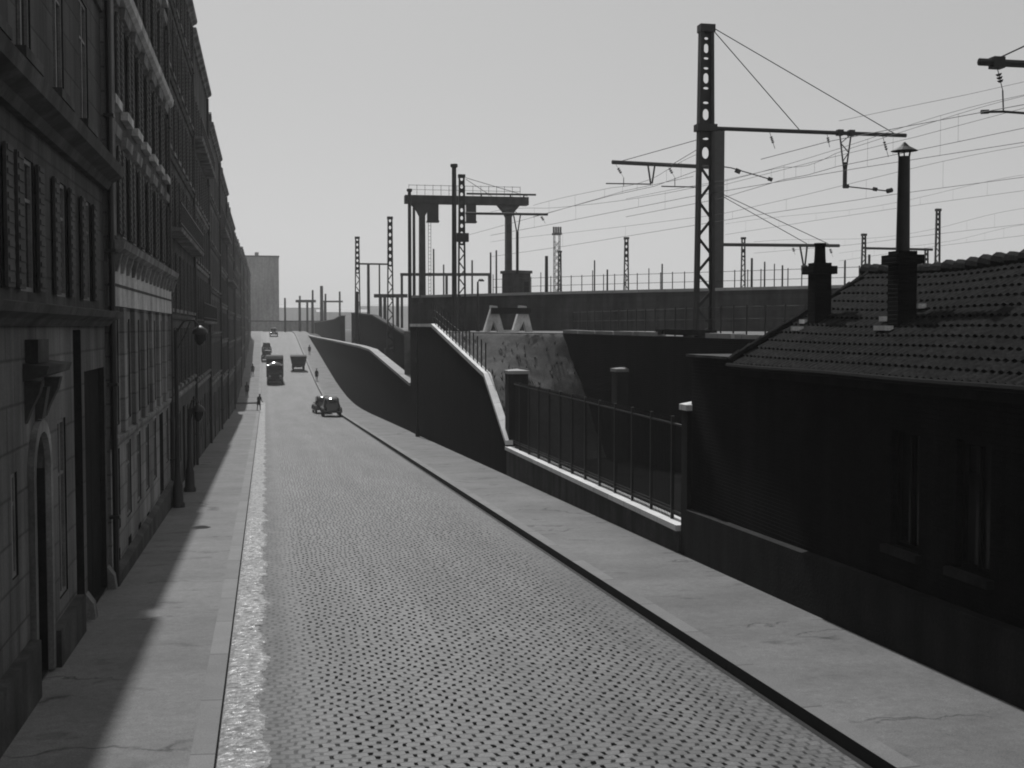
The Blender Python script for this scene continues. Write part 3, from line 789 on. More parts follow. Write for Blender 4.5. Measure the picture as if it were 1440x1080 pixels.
# yard retaining wall
t = thing('yard_wall', 'black shaded retaining wall of the yard with a pale broken edge along its top', 'wall', (17.3, 43, -1))
b = MB(); c = MB()
for i, ((xa, ya), (xb_, yb)) in enumerate(zip(RW, RW[1:])):
    za = ZP - .02 if i == 0 else ZP - .14; zb = ZP - .14
    d = Vector((xb_ - xa, yb - ya, 0)).normalized(); nrm = Vector((-d.y, d.x, 0))
    if nrm.x > 0: nrm = -nrm
    w = -nrm * .5
    b.add([(xa, ya, -2), (xb_, yb, -2), (xb_, yb, zb), (xa, ya, za), (xa + w.x, ya + w.y, -2), (xb_ + w.x, yb + w.y, -2), (xb_ + w.x, yb + w.y, zb), (xa + w.x, ya + w.y, za)], [(3, 2, 1, 0), (4, 5, 6, 7), (3, 7, 6, 2), (0, 4, 7, 3), (1, 2, 6, 5)])
    n = max(2, int((Vector((xb_ - xa, yb - ya, 0)).length) / 2.2))
    for k in range(n):
        u0, u1 = k / n + .006, (k + 1) / n - .006
        P0 = Vector((xa + (xb_ - xa) * u0, ya + (yb - ya) * u0, za + (zb - za) * u0 + .003)); P1 = Vector((xa + (xb_ - xa) * u1, ya + (yb - ya) * u1, za + (zb - za) * u1 + .003))
        if i == 0 and 5 <= k <= 6: continue
        hh = .16 + random.uniform(-.03, .03)
        c.prism([P0 + nrm * .06, P1 + nrm * .06, P1 + w * 1.05, P0 + w * 1.05], (0, 0, hh))
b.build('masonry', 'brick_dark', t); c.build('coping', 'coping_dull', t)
# fence posts along that edge
t = thing('yard_fence', 'thin post and rail fence along the top edge of the yard wall', 'fence', (17.6, 43, ZP))
ep = []
for (xa, ya), (xb_, yb) in zip(RW[:2], RW[1:3]):
    L = math.hypot(xb_ - xa, yb - ya); n = int(L / 1.05)
    for k in range(n): ep.append((xa + (xb_ - xa) * k / n + .55, ya + (yb - ya) * k / n + .1))
for x, y in ep: MB().box(x - .025, x + .025, y - .025, y + .025, ZP - .2, ZP + 1.15).build('post', 'iron', t)
for hz in (1.08, .62): MB().tube([(x, y, ZP + hz) for x, y in ep], .012, 5).build('rail', 'iron', t)
t = thing('timber_baulk', 'long black timber lying on the platform edge beside the lattice mast', 'timber', (16, 50, ZP))
MB().bar((16.95, 49.6, ZP + .10), (17.5, 45.6, ZP + .06), .3, .24).build('baulk', 'wood', t)
MB().bar((16.85, 49.7, ZP + .10), (16.8, 50.5, ZP + .10), .2, .2).build('packing_block', 'wood', t)

# upper railway yard: stone retaining wall, plateau
UW = UW0
ZU = UW[0].z
t = thing('railway_wall', 'long grey stone retaining wall of the raised railway yard with a pale ledge', 'wall', (UW[1].x, UW[1].y, ZP))
b = MB(); c = MB()
for pa, pb in zip(UW, UW[1:]):
    d = (pb - pa); d.z = 0; d.normalize(); nrm = Vector((d.y, -d.x, 0)); w = -nrm * .8
    b.add([(pa.x, pa.y, ZP - 1), (pb.x, pb.y, ZP - 1), (pb.x, pb.y, ZU), (pa.x, pa.y, ZU)], [(0, 1, 2, 3)])
    c.prism([Vector((pa.x, pa.y, ZU + .003)) + nrm * .22, Vector((pb.x, pb.y, ZU + .003)) + nrm * .22, Vector((pb.x, pb.y, ZU + .003)) + w, Vector((pa.x, pa.y, ZU + .003)) + w], (0, 0, .22))
b.prism([(UW[0].x, UW[0].y, ZP - 6), (UW[0].x + .8, UW[0].y + .6, ZP - 6), (UW[0].x + .8, UW[0].y + .6, ZU), (UW[0].x, UW[0].y, ZU)], (24, 160, 0))
b.build('masonry', 'brick_yard', t); c.build('coping', 'coping_dull', t)
b = MB(); pts = [(p.x, p.y + .5, ZU + .05) for p in UW] + [(260, 120, ZU + .05), (260, 420, ZU + .05), (64, 420, ZU + .05)]
struct(b.add(pts, [tuple(range(len(pts)))]).build('railway_yard_ground', 'gravel'))
# railing on the upper wall
t = thing('yard_railing', 'thin post and rail fence running along the raised railway yard', 'fence', (UW[1].x, UW[1].y + 1, ZU))
rp = []
for pa, pb in zip(UW[:3], UW[1:4]):
    L = (pb - pa).length; n = int(L / 1.08)
    for k in range(n): q = pa + (pb - pa) * (k / n); rp.append((q.x + .6, q.y + 1.6))
rp = rp[9:]
for k, (x, y) in enumerate(rp):
    MB().box(x - .03, x + .03, y - .03, y + .03, ZU, ZU + 1.6 + (.35 if k % 5 == 0 else 0)).build('post', 'rust', t)
for hz in (1.5, .8): MB().tube([(x, y, ZU + hz) for x, y in rp], .02, 5).build('rail', 'rust', t)
# a second dark wall/embankment edge seen over the street wall
p = [atX(494, 441, 13.0), atX(512, 443, 13.0), atX(523, 444, 13.0), atX(545, 457, 13.0), atX(576, 477, 13.0)]
t = thing('sloping_parapet', 'dark slab-sided parapet wall sloping down behind the long street wall', 'wall', (13.0, p[2].y, 0))
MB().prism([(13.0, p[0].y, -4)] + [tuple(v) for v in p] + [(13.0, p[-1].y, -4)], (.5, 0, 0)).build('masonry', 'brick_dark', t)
MB().prism([(12.95, v.y, v.z + .002) for v in p] + [(12.95, v.y, v.z + .16) for v in reversed(p)], (.6, 0, 0)).build('coping', 'concrete_dark', t)
p = [atX(442, 454, 13.4), atX(455, 452, 13.4), atX(470, 449.5, 13.4), atX(479, 444.5, 13.4)]
t = thing('shed', 'far dark shed with a slanted roofline behind the street wall', 'shed', (13.4, p[1].y, 0))
MB().prism([(13.4, p[0].y, -2)] + [tuple(v) for v in p] + [(13.4, p[-1].y, -2)], (.8, 0, 0)).build('wall', 'brick_dark', t)
MB().prism([(13.3, v.y, v.z + .003) for v in p] + [(13.3, v.y, v.z + .12) for v in reversed(p)], (1.0, 0, 0)).build('roof', 'zinc', t)

# ------------------------------------------------------------------ tiled house on the right
HY0, HY1 = -2.0, 24.9
EZ = 4.02; RX = 13.35; RZ = 5.98; XB = 16.7
H = thing('tiled_house', 'low black walled house under a sagging tiled roof with two chimneys', 'house', (XW, 12, 0))
hx = XW + .12
wins = [(18.3, .95), (14.6, .95), (11.0, .95)]
wy = [(18.05, .9), (16.1, .9)]
ops = [(a - w / 2, a + w / 2, 1.15, 3.1) for a, w in wy]
facR = MB()
# wall facing the street (normal -X): reuse the facade builder mirrored
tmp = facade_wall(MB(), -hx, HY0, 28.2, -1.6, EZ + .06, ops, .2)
facR.v = [(-v[0], v[1], v[2]) for v in tmp.v]; facR.f = [tuple(reversed(f)) for f in tmp.f]
facR.add([(hx, 28.2, -1.6), (XB, 28.2, -1.6), (XB, 28.2, EZ + .06), (hx, 28.2, EZ + .06)], [(3, 2, 1, 0)])
facR.add([(XB, HY0, -1.6), (XB, 28.2, -1.6), (XB, 28.2, EZ + .06), (XB, HY0, EZ + .06)], [(0, 1, 2, 3)])
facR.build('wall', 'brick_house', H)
MB().add([(hx + .02, HY1 - .15, EZ), (XB - .02, HY1 - .15, EZ), (RX, HY1 - .15, RZ - .1)], [(2, 1, 0)]).build('gable', 'brick_house', H)
MB().box(hx - .12, XB + .1, HY1 + .1, 28.3, EZ + .062, EZ + .12).build('flat_roof', 'trim_dark', H)
MB().box(hx - .1, hx - .002, HY0, HY1 - .05, EZ - .28, EZ - .06).build('eaves_board', 'wood', H)
for (yc, w) in wy:
    wf = MB().box(hx + .12, hx + .19, yc - w / 2, yc - w / 2 + .07, 1.15, 3.1).box(hx + .12, hx + .19, yc + w / 2 - .07, yc + w / 2, 1.15, 3.1).box(hx + .12, hx + .19, yc - w / 2 + .07, yc + w / 2 - .07, 3.03, 3.1).box(hx + .12, hx + .19, yc - w / 2 + .07, yc + w / 2 - .07, 1.15, 1.22).box(hx + .125, hx + .185, yc - .03, yc + .03, 1.22, 3.03).build('window', 'eave', H)
    MB().add([(hx + .17, yc - w / 2, 1.15), (hx + .17, yc + w / 2, 1.15), (hx + .17, yc + w / 2, 3.1), (hx + .17, yc - w / 2, 3.1)], [(3, 2, 1, 0)]).build('pane', 'glass', wf)
    MB().box(hx - .12, hx - .002, yc - w / 2 - .12, yc + w / 2 + .12, 1.02, 1.148).build('sill', 'plinth_dark', wf)
# roof planes as stepped courses of corrugated tiles
def tile_plane(x0, z0, x1, z1, rows, flip):
    b = MB(); ny = int((HY1 - HY0 + .3) / .0525); vs = []
    for r in range(rows):
        for e in (0, 1):
            t = (r + e * 1.06) / rows; lift = .036 if e == 0 else 0.0
            for k in range(ny + 1):
                y = HY0 + (HY1 + .15 - HY0) * k / ny
                sag = -.05 * math.sin(math.pi * min(1, max(0, (y - HY0) / (HY1 - HY0)))) * math.sin(math.pi * min(t, 1)) + .05 * math.sin(y * .8) * t
                wav = .021 * (1 + math.cos(2 * math.pi * y / .21 + (math.pi if r % 2 else 0)))
                vs.append((x0 + (x1 - x0) * min(t, 1.0), y, z0 + (z1 - z0) * min(t, 1.0) + lift + wav + sag))
    n = ny + 1
    for q in range(rows * 2 - 1):
        for k in range(ny):
            f = (q * n + k, q * n + k + 1, (q + 1) * n + k + 1, (q + 1) * n + k)
            b.f.append(f if flip else tuple(reversed(f)))
    b.v = vs; return b


roof = tile_plane(hx - .30, EZ - .06, RX, RZ, 12, True).build('roof', 'tiles', H)
tile_plane(XB + .4, EZ - .06, RX, RZ, 12, False).build('roof', 'tiles', H)
b = MB(); y = HY0
while y < HY1 + .1:
    yy = y; zz = RZ + .03 + .05 * math.sin(yy * .8)
    b.cone((RX, yy, zz - .03), (RX, yy + .44, zz + .005 + random.uniform(-.015, .03)), .13, .17, 10); y += .42
b.build('ridge_tile', 'tiles', roof)
b = MB()
for k in range(13):
    t0, t1 = k / 13, (k + 1) / 13
    f0 = Vector((hx - .30 + (RX - hx + .30) * t0, HY1 + .1, EZ - .0 + (RZ - EZ + .0) * t0 + .04)); f1 = Vector((hx - .30 + (RX - hx + .30) * t1, HY1 + .1, EZ + (RZ - EZ) * t1 + .04))
    b.cone(f0, f1 + Vector((0, 0, .02)), .085, .10, 8)
b.build('verge_tile', 'tiles', roof)
MB().tube([(hx - .34, y_, EZ - .06 + .008 * math.sin(y_)) for y_ in [HY0 + k * 1.0 for k in range(28)]], .06, 8).build('rain_gutter', 'eave', H)
# plinth with cement lip along the pavement
MB().add([(XW - .02, HY0, zr(HY0) - .3), (XW - .02, 28.15, zr(28.15) - .3), (XW - .02, 28.15, .30), (XW - .02, HY0, .95), (hx - .002, HY0, .98), (hx - .002, 28.15, .33)], [(3, 2, 1, 0), (5, 2, 3, 4)]).build('plinth', 'plinth_dark', H)


def roofplane(px, py):
    d = ray(px, py); sl = (RZ - EZ + .06) / (RX - hx + .30)
    # z = EZ-.06 + sl*(x-(hx-.42))
    tt = (EZ - .06 + sl * (0 - (hx - .30)) - CAM.z) / (d.z - sl * d.x)
    return CAM + d * tt


c1, c2 = roofplane(1152, 452), roofplane(1268, 452)


def chimney(c, w, zt, capz):
    cm = MB().box(c.x - w / 2, c.x + w / 2, c.y - w / 2, c.y + w / 2, c.z - .9, zt).build('chimney', 'brick_house', H)
    h = w / 2
    MB().lathe([(h * 1.42, 0), (h * 1.75, .05), (h * 1.75, .13), (h * 1.42, .2)], (c.x, c.y, zt + .002), 4) if False else None
    MB().box(c.x - h - .09, c.x + h + .09, c.y - h - .09, c.y + h + .09, zt + .002, zt + .12).prism([(c.x - h - .09, c.y - h - .09, zt + .12), (c.x + h + .09, c.y - h - .09, zt + .12), (c.x + h + .09, c.y + h + .09, zt + .12), (c.x - h - .09, c.y + h + .09, zt + .12)], (0, 0, .05)).box(c.x - h, c.x + h, c.y - h, c.y + h, zt + .171, zt + .24).build('chimney_cap', 'brick_house', cm)
    return cm


d1 = (c1 - CAM).dot(Vector((math.sin(TH), math.cos(TH), 0))); d2 = (c2 - CAM).dot(Vector((math.sin(TH), math.cos(TH), 0)))
z1 = CAM.z + (460 - 386) * d1 / F; z2 = CAM.z + (460 - 372) * d2 / F
m1 = chimney(c1, 30 * d1 / F * .80, z1, 0)
MB().lathe([(.13, 0), (.12, .1), (.11, .36), (.13, .37), (.13, .42), (.09, .42)], (c1.x, c1.y, z1 + .24), 10).build('pot', 'brick_house', m1, True)
m2 = chimney(c2, 34 * d2 / F * .84, z2, 0)
pz = CAM.z + (460 - 222) * d2 / F
MB().cone((c2.x, c2.y, z2 + .2), (c2.x, c2.y, pz), .125, .105, 12).build('flue_pipe', 'steel', m2, True)
cw = MB().lathe([(.245, 0), (.10, .08), (.02, .16)], (c2.x, c2.y, pz + .10), 14)
for a in (0, 2.1, 4.2): cw.bar((c2.x + .09 * math.cos(a), c2.y + .09 * math.sin(a), pz - .08), (c2.x + .12 * math.cos(a), c2.y + .12 * math.sin(a), pz + .11), .025)
cw.build('cowl', 'steel', m2)
for (px, py, w) in ((1132, 457, .25), (1121, 467, .3), (1242, 467, .45), (1293, 436, .2), (1247, 454, .3)):
    v = roofplane(px, py); MB().box(v.x - .08, v.x + .08, v.y - w / 2, v.y + w / 2, v.z + .03, v.z + .12).build('mortar_patch', 'concrete', roof)

# ------------------------------------------------------------------ masts and catenary
def plate(b, x, y, z0, z1, w0, w1, hole, th=.02):
    """front-facing plate (in XZ plane) from z0 to z1, width w0->w1, with elliptic hole (zc, rx, rz) or none"""
    if not hole:
        b.prism([(x - w0 / 2, y, z0), (x + w0 / 2, y, z0), (x + w1 / 2, y, z1), (x - w1 / 2, y, z1)], (0, th, 0)); return
    zc, rx, rz = hole; n = 16; zm = (z0 + z1) / 2
    outer = []; inner = []
    for k in range(n):
        a = 2 * math.pi * (k + .5) / n; c, s_ = math.cos(a), math.sin(a)
        m = max(abs(c), abs(s_)); u, v = c / m, s_ / m
        zz = zc + (v * (z1 - zc) if v > 0 else v * (zc - z0)); tt = (zz - z0) / (z1 - z0); w = w0 + (w1 - w0) * tt
        outer.append((x + u * w / 2, zz)); inner.append((x + c * rx, zc + s_ * rz))
    vs = [(a, y, c) for a, c in outer] + [(a, y, c) for a, c in inner] + [(a, y + th, c) for a, c in outer] + [(a, y + th, c) for a, c in inner]
    fs = []
    for k in range(n):
        j = (k + 1) % n
        fs += [(k, j, n + j, n + k), (2 * n + j, 2 * n + k, 3 * n + k, 3 * n + j), (n + k, n + j, 3 * n + j, 3 * n + k), (j, k, 2 * n + k, 2 * n + j)]
    b.add(vs, fs)


def insulator(parent, p, q, n=4, r=.07):
    p, q = Vector(p), Vector(q); b = MB().tube([p, q], .012, 5)
    for k in range(n):
        t0 = .3 + .4 * k / n; a = p.lerp(q, t0); c = p.lerp(q, t0 + .3 / n); b.cone(a, c, r, r * .55, 8)
    return b.build('insulator', 'ins', parent)


def lattice_mast(label, x, y, zb, zt, wb, wt, zs_, holes, group, mat='steel', lace=None, dep=.34, name='lattice_mast'):
    """two tapering channel legs; plates with holes above height zs_, zigzag lacing below"""
    t = thing(name, label, 'mast', (x, y, zb), group)
    wid = lambda z: wb + (wt - wb) * (z - zb) / (zt - zb)
    lw = wt * .24
    for s in (-1, 1):
        b = MB(); x0, x1 = x + s * wb / 2, x + s * wt / 2
        b.prism([(x0, y - dep / 2, zb), (x0 - s * lw, y - dep / 2, zb), (x0 - s * lw, y - dep / 2 + .03, zb), (x0 - s * .03, y - dep / 2 + .03, zb), (x0 - s * .03, y + dep / 2 - .03, zb), (x0 - s * lw, y + dep / 2 - .03, zb), (x0 - s * lw, y + dep / 2, zb), (x0, y + dep / 2, zb)], (x1 - x0, 0, zt - zb))
        b.build('leg', mat, t)
    pl = MB()
    for i, (zc, rx, rz) in enumerate(holes):
        za = zs_ if i == 0 else (holes[i - 1][0] + holes[i - 1][2] + zc - rz) / 2
        zb_ = zt - wt * .5 if i == len(holes) - 1 else (zc + rz + holes[i + 1][0] - holes[i + 1][2]) / 2
        plate(pl, x, y - .008, za, zb_, wid(za) - .05, wid(zb_) - .05, (zc, rx, rz), .016)
    if not holes:
        for yy in (y - dep / 2 - .018, y + dep / 2 + .002): plate(pl, x, yy, zs_, zt - wt * .5, wid(zs_) - .01, wid(zt) - .01, None, .016)
    pl.build('plate', mat, t)
    MB().box(x - wt / 2 - .04, x + wt / 2 + .04, y - dep / 2 - .05, y + dep / 2 + .05, zt - wt * .5, zt + .03).build('head', mat, t)
    lc = MB(); z = zs_; s = -1; st = lace or wid(zb) * 1.0
    while z > zb + .05:
        zn = max(zb, z - st)
        a = wid(z) / 2 - lw / 2; c = wid(zn) / 2 - lw / 2
        for yy in (y,): lc.bar((x + s * a, yy, z), (x - s * c, yy, zn), .02, max(.05, wt * .21), up=(0, 1, 0) if False else (0, 0, 1))
        s = -s; z = zn
    if lc.v: lc.build('lacing', mat, t)
    MB().box(x - wb * .8, x + wb * .8, y - wb * .8, y + wb * .8, zb - .5, zb + .12).build('footing', 'concrete_dark', t)
    return t


Y1 = 47.4


def h1(py, px=990): return atY(px, py, Y1).z


pm = atY(990, 470, Y1)
holes = []
for py, rx, ry in ((225, 0, 0),): pass
for py, ew, eh in ((215, 5.0, 8.2), (195, 4.4, 1.7), (181, 4.4, 1.6), (161, 4.6, 7.8), (144.5, 4.0, 1.7), (124, 3.8, 1.7), (110, 4.2, 7.2), (96, 3.6, 1.6), (82, 3.6, 1.6), (68, 3.8, 6.5), (54, 2.8, 1.8)):
    holes.append((h1(py), ew / 34.5, eh / 34.5))
G_MAST = 'overhead line masts of the railway yard'
mast1 = lattice_mast('tallest lattice mast with oval holes at the yard edge, one long arm near its head', pm.x, Y1, ZP - .15, h1(36), .84, .55, h1(232), holes, G_MAST, lace=.735, dep=.36)
za = h1(180)
MB().tube([(pm.x + .25, Y1, za), (26.75, Y1, za - .02)], .085, 8).box(pm.x - .42, pm.x + .42, Y1 - .26, Y1 + .26, za - .14, za + .14).build('arm', 'steel', mast1)
zt1 = h1(42)
MB().tube([(pm.x + .3, Y1, zt1), (21.9, Y1, za + .05)], .02, 5).build('stay', 'wire', mast1)
MB().tube([(pm.x + .3, Y1, zt1 + .1), (26.2, Y1, za + .05)], .02, 5).build('stay', 'wire', mast1)


def arm_x(px, Y): return atY(px, 180, Y).x


insulator(mast1, (arm_x(1082, Y1), Y1, za - .05), (arm_x(1090, Y1), Y1, za - .75))
insulator(mast1, (arm_x(1163, Y1), Y1, za - .05), (arm_x(1167, Y1), Y1, za - .62), 3)
insulator(mast1, (arm_x(1241, Y1), Y1, za - .05), (arm_x(1250, Y1), Y1, za - .95))
# hanging lattice dropper
xa, xc, xm, zv = arm_x(1181, Y1), arm_x(1197, Y1), arm_x(1189, Y1), atY(1189, 240, Y1).z
hg = MB().bar((xa, Y1, za - .05), (xm - .05, Y1, zv), .05).bar((xc, Y1, za - .05), (xm + .05, Y1, zv), .05)
L = za - .05 - zv
for k in range(4):
    t0, t1 = k / 4, (k + 1) / 4; l = lambda t: xa + (xm - .05 - xa) * t; r = lambda t: xc + (xm + .05 - xc) * t
    hg.bar((l(t0) if k % 2 else r(t0), Y1, za - .05 - L * t0), (r(t1) if k % 2 else l(t1), Y1, za - .05 - L * t1), .035)
hg.bar((xm, Y1, zv + .35), (xm, Y1, atY(1189, 262, Y1).z), .13)
hg.box(xa - .12, xa + .12, Y1 - .13, Y1 + .13, za - .12, za + .12).box(xc - .12, xc + .12, Y1 - .13, Y1 + .13, za - .12, za + .12)
hg.build('dropper_bracket', 'steel', mast1)
zz = atY(1189, 262, Y1).z; pe = atY(1252, 269, Y1)
MB().tube([(xm, Y1, zz), (pe.x, Y1, pe.z)], .028, 6).cone((pe.x - .15, Y1, pe.z), (pe.x + .08, Y1, pe.z + .06), .10, .10, 8).build('registration_arm', 'steel', mast1)
MB().cone(atY(1186, 262, Y1), atY(1193, 262, Y1), .09, .09, 8).cone(atY(1228, 265.5, Y1), atY(1233, 266.5, Y1), .085, .085, 8).build('insulator', 'ins', mast1)

# solid mast behind on the raised yard, with arms
D2 = 93
p2 = atD(1008, 400, D2)
mast2 = thing('solid_mast', 'thick plain post just right of and behind the tallest lattice mast', 'mast', (p2.x, p2.y, ZU), G_MAST)
zt2 = atD(1008, 185, D2).z
MB().box(p2.x - .42, p2.x + .42, p2.y - .3, p2.y + .3, ZU, zt2).build('shaft', 'steel', mast2)
MB().box(p2.x - .46, p2.x + .46, p2.y - .34, p2.y + .34, zt2 + .002, zt2 + .1).build('head', 'steel', mast2)
tip, root = atD(861, 228, 92), atD(1000, 235, 95)
MB().tube([tip, root], .16, 8).build('arm', 'steel', mast2)
z = atD(870, 228, 92)
MB().tube([atD(1004, 190, D2), atD(872, 227, 92.2)], .03, 5).build('stay', 'wire', mast2)
MB().tube([atD(1004, 196, D2), atD(944, 232, 93)], .03, 5).build('stay', 'wire', mast2)
for px in (866, 938): insulator(mast2, atD(px, 231, 92.5), atD(px + 11, 250, 92.5), 3, .12); MB().tube([atD(px + 11, 250, 92.5), atD(px + 11, 262, 92.5)], .03, 5).build('hanger', 'wire', mast2)
MB().bar(atD(911, 231, 92.4), atD(915, 258, 92.4), .12).bar(atD(921, 231, 92.4), atD(917, 258, 92.4), .12).build('dropper_bracket', 'steel', mast2)
MB().tube([atD(852, 258, 92.5), atD(916, 259, 92.5)], .05, 6).tube([atD(930, 262, 92.5), atD(978, 263, 92.5)], .05, 6).build('registration_arm', 'steel', mast2)
MB().tube([atD(1014, 234, D2), atD(1028, 236, D2), atD(1086, 253, D2)], .045, 6).cone(atD(1034, 239, D2), atD(1041, 242, D2), .18, .18, 8).cone(atD(1080, 251, D2), atD(1086, 253, D2), .15, .15, 8).build('outrigger', 'steel', mast2)
MB().tube([atD(1016, 344, D2), atD(1180, 345.5, 97)], .13, 8).build('arm', 'steel', mast2)
MB().tube([atD(1014, 275, D2), atD(1135, 343, 96)], .03, 5).build('stay', 'wire', mast2)
MB().tube([atD(1014, 272, D2), atD(1165, 343, 96.6)], .03, 5).build('stay', 'wire', mast2)
MB().bar(atD(1125, 346, 95.5), atD(1130, 374, 95.5), .12).bar(atD(1135, 346, 95.7), atD(1132, 374, 95.7), .12).box(atD(1131, 378, 95.6).x - .2, atD(1131, 378, 95.6).x + .2, atD(1131, 378, 95.6).y - .15, atD(1131, 378, 95.6).y + .15, atD(1131, 381, 95.6).z, atD(1131, 373, 95.6).z).build('dropper_bracket', 'steel', mast2)
insulator(mast2, atD(1114, 345, 95), atD(1118, 358, 95), 3, .12); insulator(mast2, atD(1166, 346, 96.5), atD(1171, 361, 96.5), 3, .12)

# arm entering from the right, its mast stands outside the picture
Y3 = 29.0
a0, a1 = atY(1377, 87, Y3), atY(1440, 92.5, Y3)
xm = 28.0
arm = thing('lattice_mast', 'mast whose thick bare arm reaches in at the upper right corner', 'mast', (xm, Y3, ZP), G_MAST)
MB().tube([(a0.x, Y3, a0.z), (xm, Y3, a0.z)], .10, 8).cone((a0.x - .02, Y3, a0.z), (a0.x + .15, Y3, a0.z), .05, .1, 8).build('arm', 'steel', arm)
MB().box(xm - .3, xm + .3, Y3 - .2, Y3 + .2, ZP - .3, a0.z + 4.5).build('shaft', 'steel', arm)
zb3 = atY(1402, 87, Y3)
MB().box(zb3.x - .16, zb3.x + .16, Y3 - .14, Y3 + .14, a0.z - .15, a0.z + .14).build('clamp', 'steel', arm)
insulator(arm, (zb3.x, Y3, a0.z - .1), tuple(atY(1410, 127, Y3)), 3, .085)
MB().tube([atY(1410, 127, Y3), atY(1411, 157, Y3)], .02, 5).build('hanger', 'wire', arm)
MB().tube([atY(1380, 157.5, Y3), atY(1411, 157, Y3), atY(1445, 159.5, Y3)], .035, 6).cone(atY(1380, 157.5, Y3), atY(1390, 157, Y3), .06, .06, 6).build('registration_arm', 'steel', arm)
MB().tube([(zb3.x, Y3, a0.z + .1), (xm - .2, Y3, a0.z + 4.2)], .02, 5).build('stay', 'wire', arm)

# --- middle-distance masts
def plain_post(label, px, py_top, py_base, D, wpx, zb, name='steel_post', knob=False, mat='steel', group='posts of the railway yard'):
    p = atD(px, py_base, D); zt = atD(px, py_top, D).z; r = wpx * D / F / 2
    t = thing(name, label, 'post', (p.x, p.y, zb), group)
    MB().cone((p.x, p.y, zb - .3), (p.x, p.y, zt), r, r * .85, 10).build('shaft', mat, t)
    if knob: MB().lathe([(r * .9, 0), (r * 1.4, .06), (r * 1.4, .25), (r * 1.0, .28)], (p.x, p.y, zt), 10).build('head', mat, t)
    return t


def far_lattice(label, px, py_top, D, wpx, zb, py_plate, n, group=G_MAST, mat='steel'):
    p = atD(px, 440, D); zt = atD(px, py_top, D).z; w = wpx * D / F; zp = atD(px, py_plate, D).z
    hl = [(zp + (zt - zp) * (k + .5) / n, w * .2, (zt - zp) / n * .26) for k in range(n)]
    return lattice_mast(label, p.x, p.y, zb, zt, w * 1.25, w * .85, zp, hl, group, mat, lace=w * 1.2, dep=w * .5)


plain_post('tall thick post with a knob cap in front of the signal gantry', 639, 236, 450, 84, 7.4, ZP, knob=True)
m = far_lattice('lattice mast with plated head right of the knobbed post, one arm reaching right', 649.5, 246, 84.5, 9.5, ZP, 345, 9)
pa = atD(655, 300, 84.5); pb = atD(770, 301.5, 87)
MB().tube([pa, pb], .09, 8).build('arm', 'steel', m)
MB().tube([atD(655, 252, 84.5), atD(728, 300, 86)], .02, 5).build('stay', 'wire', m); MB().tube([atD(655, 250, 84.5), atD(742, 276, 86)], .02, 5).build('stay', 'wire', m)
MB().box(*[v for q in ((-.42, .42), (-.3, .3)) for v in (q[0] + (atD(650, 335, 84.5).x if q[1] > .35 else atD(650, 335, 84.5).y), q[1] + (atD(650, 335, 84.5).x if q[1] > .35 else atD(650, 335, 84.5).y))], atD(650, 340, 84.5).z, atD(650, 328, 84.5).z).build('clamp', 'steel', m)
MB().bar(atD(722, 301, 86), atD(727, 328, 86), .09).bar(atD(732, 301, 86), atD(728, 328, 86), .09).bar(atD(727.5, 326, 86), atD(727.5, 386, 86), .2).build('dropper_bracket', 'steel', m)
insulator(m, atD(759, 301, 86.8), atD(767, 314, 86.8), 3, .1)
plain_post('thin post with a small cap rising at the left end of the raised railway wall', 576.5, 270, 452, 100, 5.5, ZP - 4, knob=True)
plain_post('short thin post close beside the left gantry column', 582.5, 292, 420, 118, 4.5, ZU, knob=False)
far_lattice('slim lattice mast standing left of the gantry, half hidden by the dark parapet', 549, 305, 125, 8, 2.5, 375, 7)
m = far_lattice('far slim lattice mast, farthest left of the tall ones, behind the dark parapet', 503, 333, 172, 7, 2.5, 385, 7)
MB().tube([atD(506, 371, 172), atD(546, 371.5, 176)], .14, 6).build('arm', 'steel', m)
plain_post('dark stub post at the foot of the far slim lattice mast', 502, 410, 442, 160, 6, 2.5)
plain_post('far thin post between the two slim lattice masts', 518.5, 370, 470, 190, 4.5, 2.5)
plain_post('faint far post just left of the slim lattice mast by the parapet', 534, 372, 470, 220, 2.6, 2.5)
plain_post('short thick post on the raised yard right of the hut', 768.5, 360, 405, 110, 5.2, ZU)
far_lattice('short lattice mast on the raised yard in front of the faint tower', 787, 353, 118, 5.2, ZU, 372, 3)
m = far_lattice('lattice mast alone on the raised yard between the tower and the tallest mast', 880.5, 334, 105, 6.4, ZU, 368, 4)
far_lattice('lattice mast just right of the thick plain post', 1044.5, 334, 110, 6.0, ZU, 362, 3)
plain_post('short post beside the lattice mast right of the thick plain post', 1057, 363, 402, 104, 3.6, ZU)
m = far_lattice('lattice mast just left of the chimney with the flue pipe', 1213.5, 329, 100, 6.6, ZU, 355, 4)
MB().tube([atD(1217, 349, 100), atD(1312, 351, 98)], .11, 6).build('arm', 'steel', m)
far_lattice('short lattice mast right of the chimney with the flue pipe', 1301.5, 350, 104, 6, ZU, 372, 3)
far_lattice('lattice mast rising highest over the tiled ridge, right of the flue pipe', 1317, 294, 92, 7, ZU, 330, 5)
plain_post('low post just right of the chimney side lattice mast', 1222, 358, 392, 96, 4, ZU)
plain_post('small post on the raised yard left of the lone lattice mast', 854, 379, 404, 104, 2.8, ZU)
